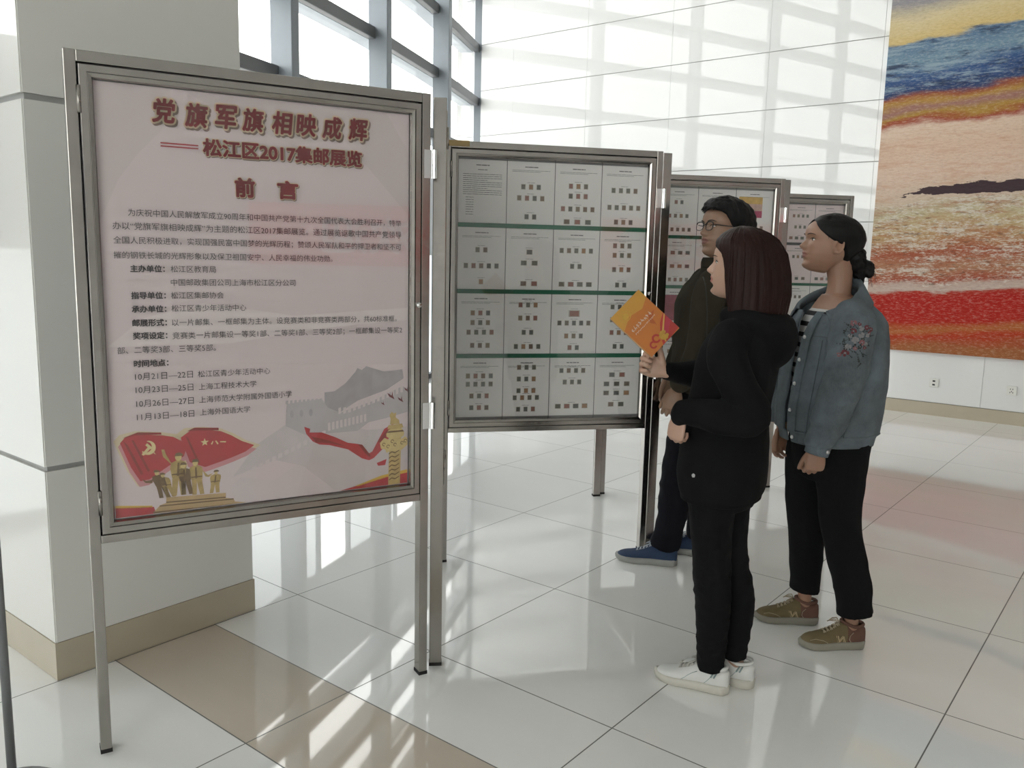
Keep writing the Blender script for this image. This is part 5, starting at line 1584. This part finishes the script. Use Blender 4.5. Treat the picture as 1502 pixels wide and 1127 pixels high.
om = dict(upper=[ol, rd], sole=plain('grey_olive_rubber', (0.22, 0.205, 0.165), .7), lace=plain('beige_lace', (0.32, 0.265, 0.185), .8), two=True)
shoe(PBn, (.028, .108), (-1.0, .14), .252, om, 1.0, 1.06, plain('pale_tan_leather', (0.42, 0.32, 0.19), .7))
shoe(PBn, (.134, -.098), (-1.0, -.02), .252, om, 1.0, 1.06, plain('pale_tan_leather', (0.42, 0.32, 0.19), .7))

# ------------------------------------------------------------------ man in glasses
PM = person('person', (-1.86, 3.60), 'man with short black hair and glasses in a dark olive jacket and blue sneakers')
FM = (-0.93, -0.10); FHM = (-0.93, -0.37)
hdM = Head((.163, -.06, 1.484), FHM, (1.20, 1.14, 1.14), -0.12)
body = MB()
hdM.geo(body)
limb(body, [(.175, -.03, 1.33, .085, .075), (.175, -.03, 1.42, .062, .062), (.18, -.04, 1.49, .060, .062), (.19, -.05, 1.56, .06, .065)], (0, 1, 0))
trunk(body, [(.13, 0, .85, .15, .10), (.13, 0, 1.05, .15, .11), (.14, 0, 1.25, .17, .11), (.15, 0, 1.36, .16, .085), (.16, 0, 1.42, .09, .06)], FM)
limb(body, [(.09, -.20, 1.36, .05), (.05, -.235, 1.13, .042), (.00, -.225, 1.0, .038), (-.035, -.20, .90, .028)])
limb(body, [(.12, .19, 1.36, .05), (.10, .24, 1.13, .042), (.05, .23, 1.0, .038), (.01, .21, .90, .028)])
hand(body, (-.036, -.20, .895), (-.22, .02, -.97), (.25, .95, -.05), -1, 1.06, ((25, 35, 22), (30, 40, 25), (34, 42, 25), (38, 45, 25)), .10, (22, 18, 12), .26)
hand(body, (.008, .21, .895), (-.15, -.02, -.98), (.25, -.95, -.05), 1, 1.06, ((25, 35, 22), (30, 40, 25), (34, 42, 25), (38, 45, 25)), .10, (22, 18, 12), .26)
limb(body, [(.10, -.06, .85, .08), (.04, -.05, .48, .055), (.01, -.03, .28, .05), (-.008, -.022, .12, .030), (-.018, -.028, .085, .028), (-.020, -.030, .045, .020)], (0, 1, 0))
limb(body, [(.16, .10, .85, .08), (.18, .12, .48, .055), (.19, .13, .28, .05), (.185, .125, .12, .030), (.176, .120, .085, .028), (.174, .120, .045, .020)], (0, 1, 0))
place('body', remesh(body, .0036, 2), [MATP['skinM'], MATP['lipM']], PM, pick=hdM.lips)
hdM.features(PM, MATP['browb'], False)
def zlM(a, s):
    return float(np.interp(a, [0, 20, 45, 62, 74, 86, 93, 104, 118, 140, 180], [.182, .180, .176, .166, .140, .112, .128, .112, .070, .048, .042]))
def thM(a, f, s):
    v = .004 + .020 * f ** .8 + .010 * math.sin(PI * min(1, f + .1)) * (1 if a > 90 else .6)
    if a < 70: v += .012 * (1 - a / 70) * math.sin(PI * min(1, .25 + f))
    return v
mb = MB()
rg = hdM.cap(zlM, thM, 30, 120)
for i, r in enumerate(rg):
    if i == 0: continue
    for j, p in enumerate(r):
        d = (p - hdM.pt(0, 0, .11)).normalized()
        r[j] = p + d * (.007 * noise.noise(Vector((p.x * 26, p.y * 26, p.z * 22))) + .005 * noise.noise(Vector((p.x * 70, p.y * 60, p.z * 40)))) * min(1, i / 4)
mb.loops(rg)
hm = mb.build('hair', MATP['hairM'], PM, True)
mb = MB(); rm = random.Random(9)
for k in range(90):       # side-swept front lock and short tufts
    a = math.radians(rm.uniform(-62, 58)); zz = .188 + rm.uniform(0, .016)
    sw = rm.uniform(.10, .45)
    x, y = hdM.skull(a, zz, .016)
    x2, y2 = hdM.skull(a + sw, zz - .006, .020)
    q0 = hdM.pt(x * .80, y * .88, zz + .024); q1 = hdM.pt(x, y, zz + .010); q2 = hdM.pt(x2 * 1.01, y2, zz - rm.uniform(.000, .012))
    mb.tube([q0, q0.lerp(q1, .6), q1, q1.lerp(q2, .55), q2], [.003, .0056, .0058, .0050, .0010], 0, 6)
mb.build('fringe', MATP['hairM'], hm, True)['kind'] = 'stuff'
# glasses
gl = empty('eyeglasses', (0, 0, 0)); gl.parent = PM
gm = plain('dark_metal_frame', (0.03, 0.03, 0.032), .3, .6)
for s in (1, -1):
    cy = s * .033; xx = head_front(.031, .1185) + .016
    ring = []
    for k in range(25):
        a = 2 * PI * k / 24
        yy = cy + .0235 * math.copysign(abs(math.cos(a)) ** .65, math.cos(a)); z_ = .1165 + .0165 * math.copysign(abs(math.sin(a)) ** .7, math.sin(a))
        ring.append(hdM.pt(xx - .10 * abs(yy) ** 1.2 * abs(yy) * 2.2, yy, z_))
    mb = MB(); mb.tube(ring, [.0016] * 25, 0, 8); mb.tube(ring[1:12], .0025, 0, 8); rim = mb.build('rim', gm, gl, True)
    mb = MB(); mb.add([p for p in ring[:-1]], [tuple(range(24))]); mb.build('lens', M['caseglass'], rim)
    mb = MB(); mb.tube([hdM.pt(xx - .009, s * .0575, .1225), hdM.pt(xx - .018, s * .066, .123), hdM.pt(.03, s * .0745, .1245), hdM.pt(-.012, s * .0775, .127), hdM.pt(-.030, s * .076, .112)], .0022, 0, 8); mb.build('temple', gm, gl, True)
mb = MB(); mb.tube([hdM.pt(xx, -.0095, .121), hdM.pt(xx + .003, 0, .1235), hdM.pt(xx, .0095, .121)], .0014, 0, 8); mb.build('bridge', gm, gl, True)
# jacket
hb = MB()
trunk(hb, [(.125, 0, .86, .175, .135), (.125, 0, .90, .185, .142), (.128, 0, 1.02, .188, .140), (.130, 0, 1.15, .195, .145), (.135, 0, 1.27, .200, .142), (.142, 0, 1.35, .190, .118), (.155, -.01, 1.405, .120, .088), (.165, -.02, 1.43, .085, .076), (.168, -.025, 1.475, .075, .074), (.168, -.025, 1.485, .068, .068)], FM)
limb(hb, [(.11, -.17, 1.375, .070), (.085, -.215, 1.31, .074), (.07, -.24, 1.20, .068), (.055, -.245, 1.10, .063), (.02, -.235, 1.0, .056), (-.012, -.215, .935, .048), (-.025, -.207, .915, .042)], (0, 1, 0))
limb(hb, [(.15, .16, 1.375, .070), (.135, .21, 1.31, .074), (.12, .245, 1.20, .068), (.10, .25, 1.10, .063), (.06, .24, 1.0, .056), (.03, .22, .935, .048), (.018, .214, .915, .042)], (0, 1, 0))
jm = place('jacket', remesh(hb, .0068, 6), MATP['olive'], PM, folds(.008, 8, 6, 3.1))
jms = Surf(jm)
zp = [jms.hit(.052 + .04 * (1.45 - z), z)[0] for z in np.linspace(.92, 1.42, 30)]
zp = [p + Vector((0, -.001, 0)) for p in zp if p is not None]
mb = MB(); mb.tube(zp, .0028, 0, 6); mb.build('zip', plain('dark_zip', (.02, .018, .014), .5), jm, True)
F3 = Vector((FM[0], FM[1], 0)).normalized()
mb = MB(); trunk(mb, [(.166, -.024, 1.440, .082, .080), (.166, -.026, 1.475, .078, .079), (.166, -.026, 1.490, .072, .073)], FM); mb.build('stand_collar', MATP['olive'], jm, True)
pb_ = MB()
limb(pb_, [(.10, -.06, .92, .095, .105), (.085, -.06, .78, .095, .10), (.06, -.055, .64, .088, .095), (.035, -.045, .50, .078, .086), (.018, -.035, .36, .070, .078), (.010, -.028, .24, .064, .070), (-.004, -.022, .15, .062, .070), (-.014, -.018, .105, .062, .072), (-.018, -.016, .082, .060, .066)], (0, 1, 0), rounded=False)
limb(pb_, [(.16, .09, .92, .095, .105), (.168, .10, .78, .095, .10), (.178, .11, .64, .086, .092), (.184, .12, .50, .076, .082), (.188, .125, .36, .068, .074), (.19, .13, .24, .064, .068), (.188, .13, .12, .062, .066), (.186, .13, .085, .060, .064)], (0, 1, 0), rounded=False)
trunk(pb_, [(.125, 0, .78, .15, .11), (.125, 0, .86, .165, .12), (.125, 0, .94, .16, .12)], FM)
place('trousers', remesh(pb_, .0065, 4), MATP['navy'], PM, folds(.007, 10, 14, 8))
bm_ = dict(upper=plain('blue_mesh_fabric', (0.012, 0.030, 0.072), .8, var=.2, scale=80, bmp=.2), sole=plain('grey_rubber', (0.26, 0.26, 0.245), .7), lace=plain('pale_blue_lace', (0.35, 0.38, 0.42), .8))
shoe(PM, (.040, -.050), (-.925, .30), .300, bm_)
shoe(PM, (.235, .10), (-.925, .30), .300, bm_)
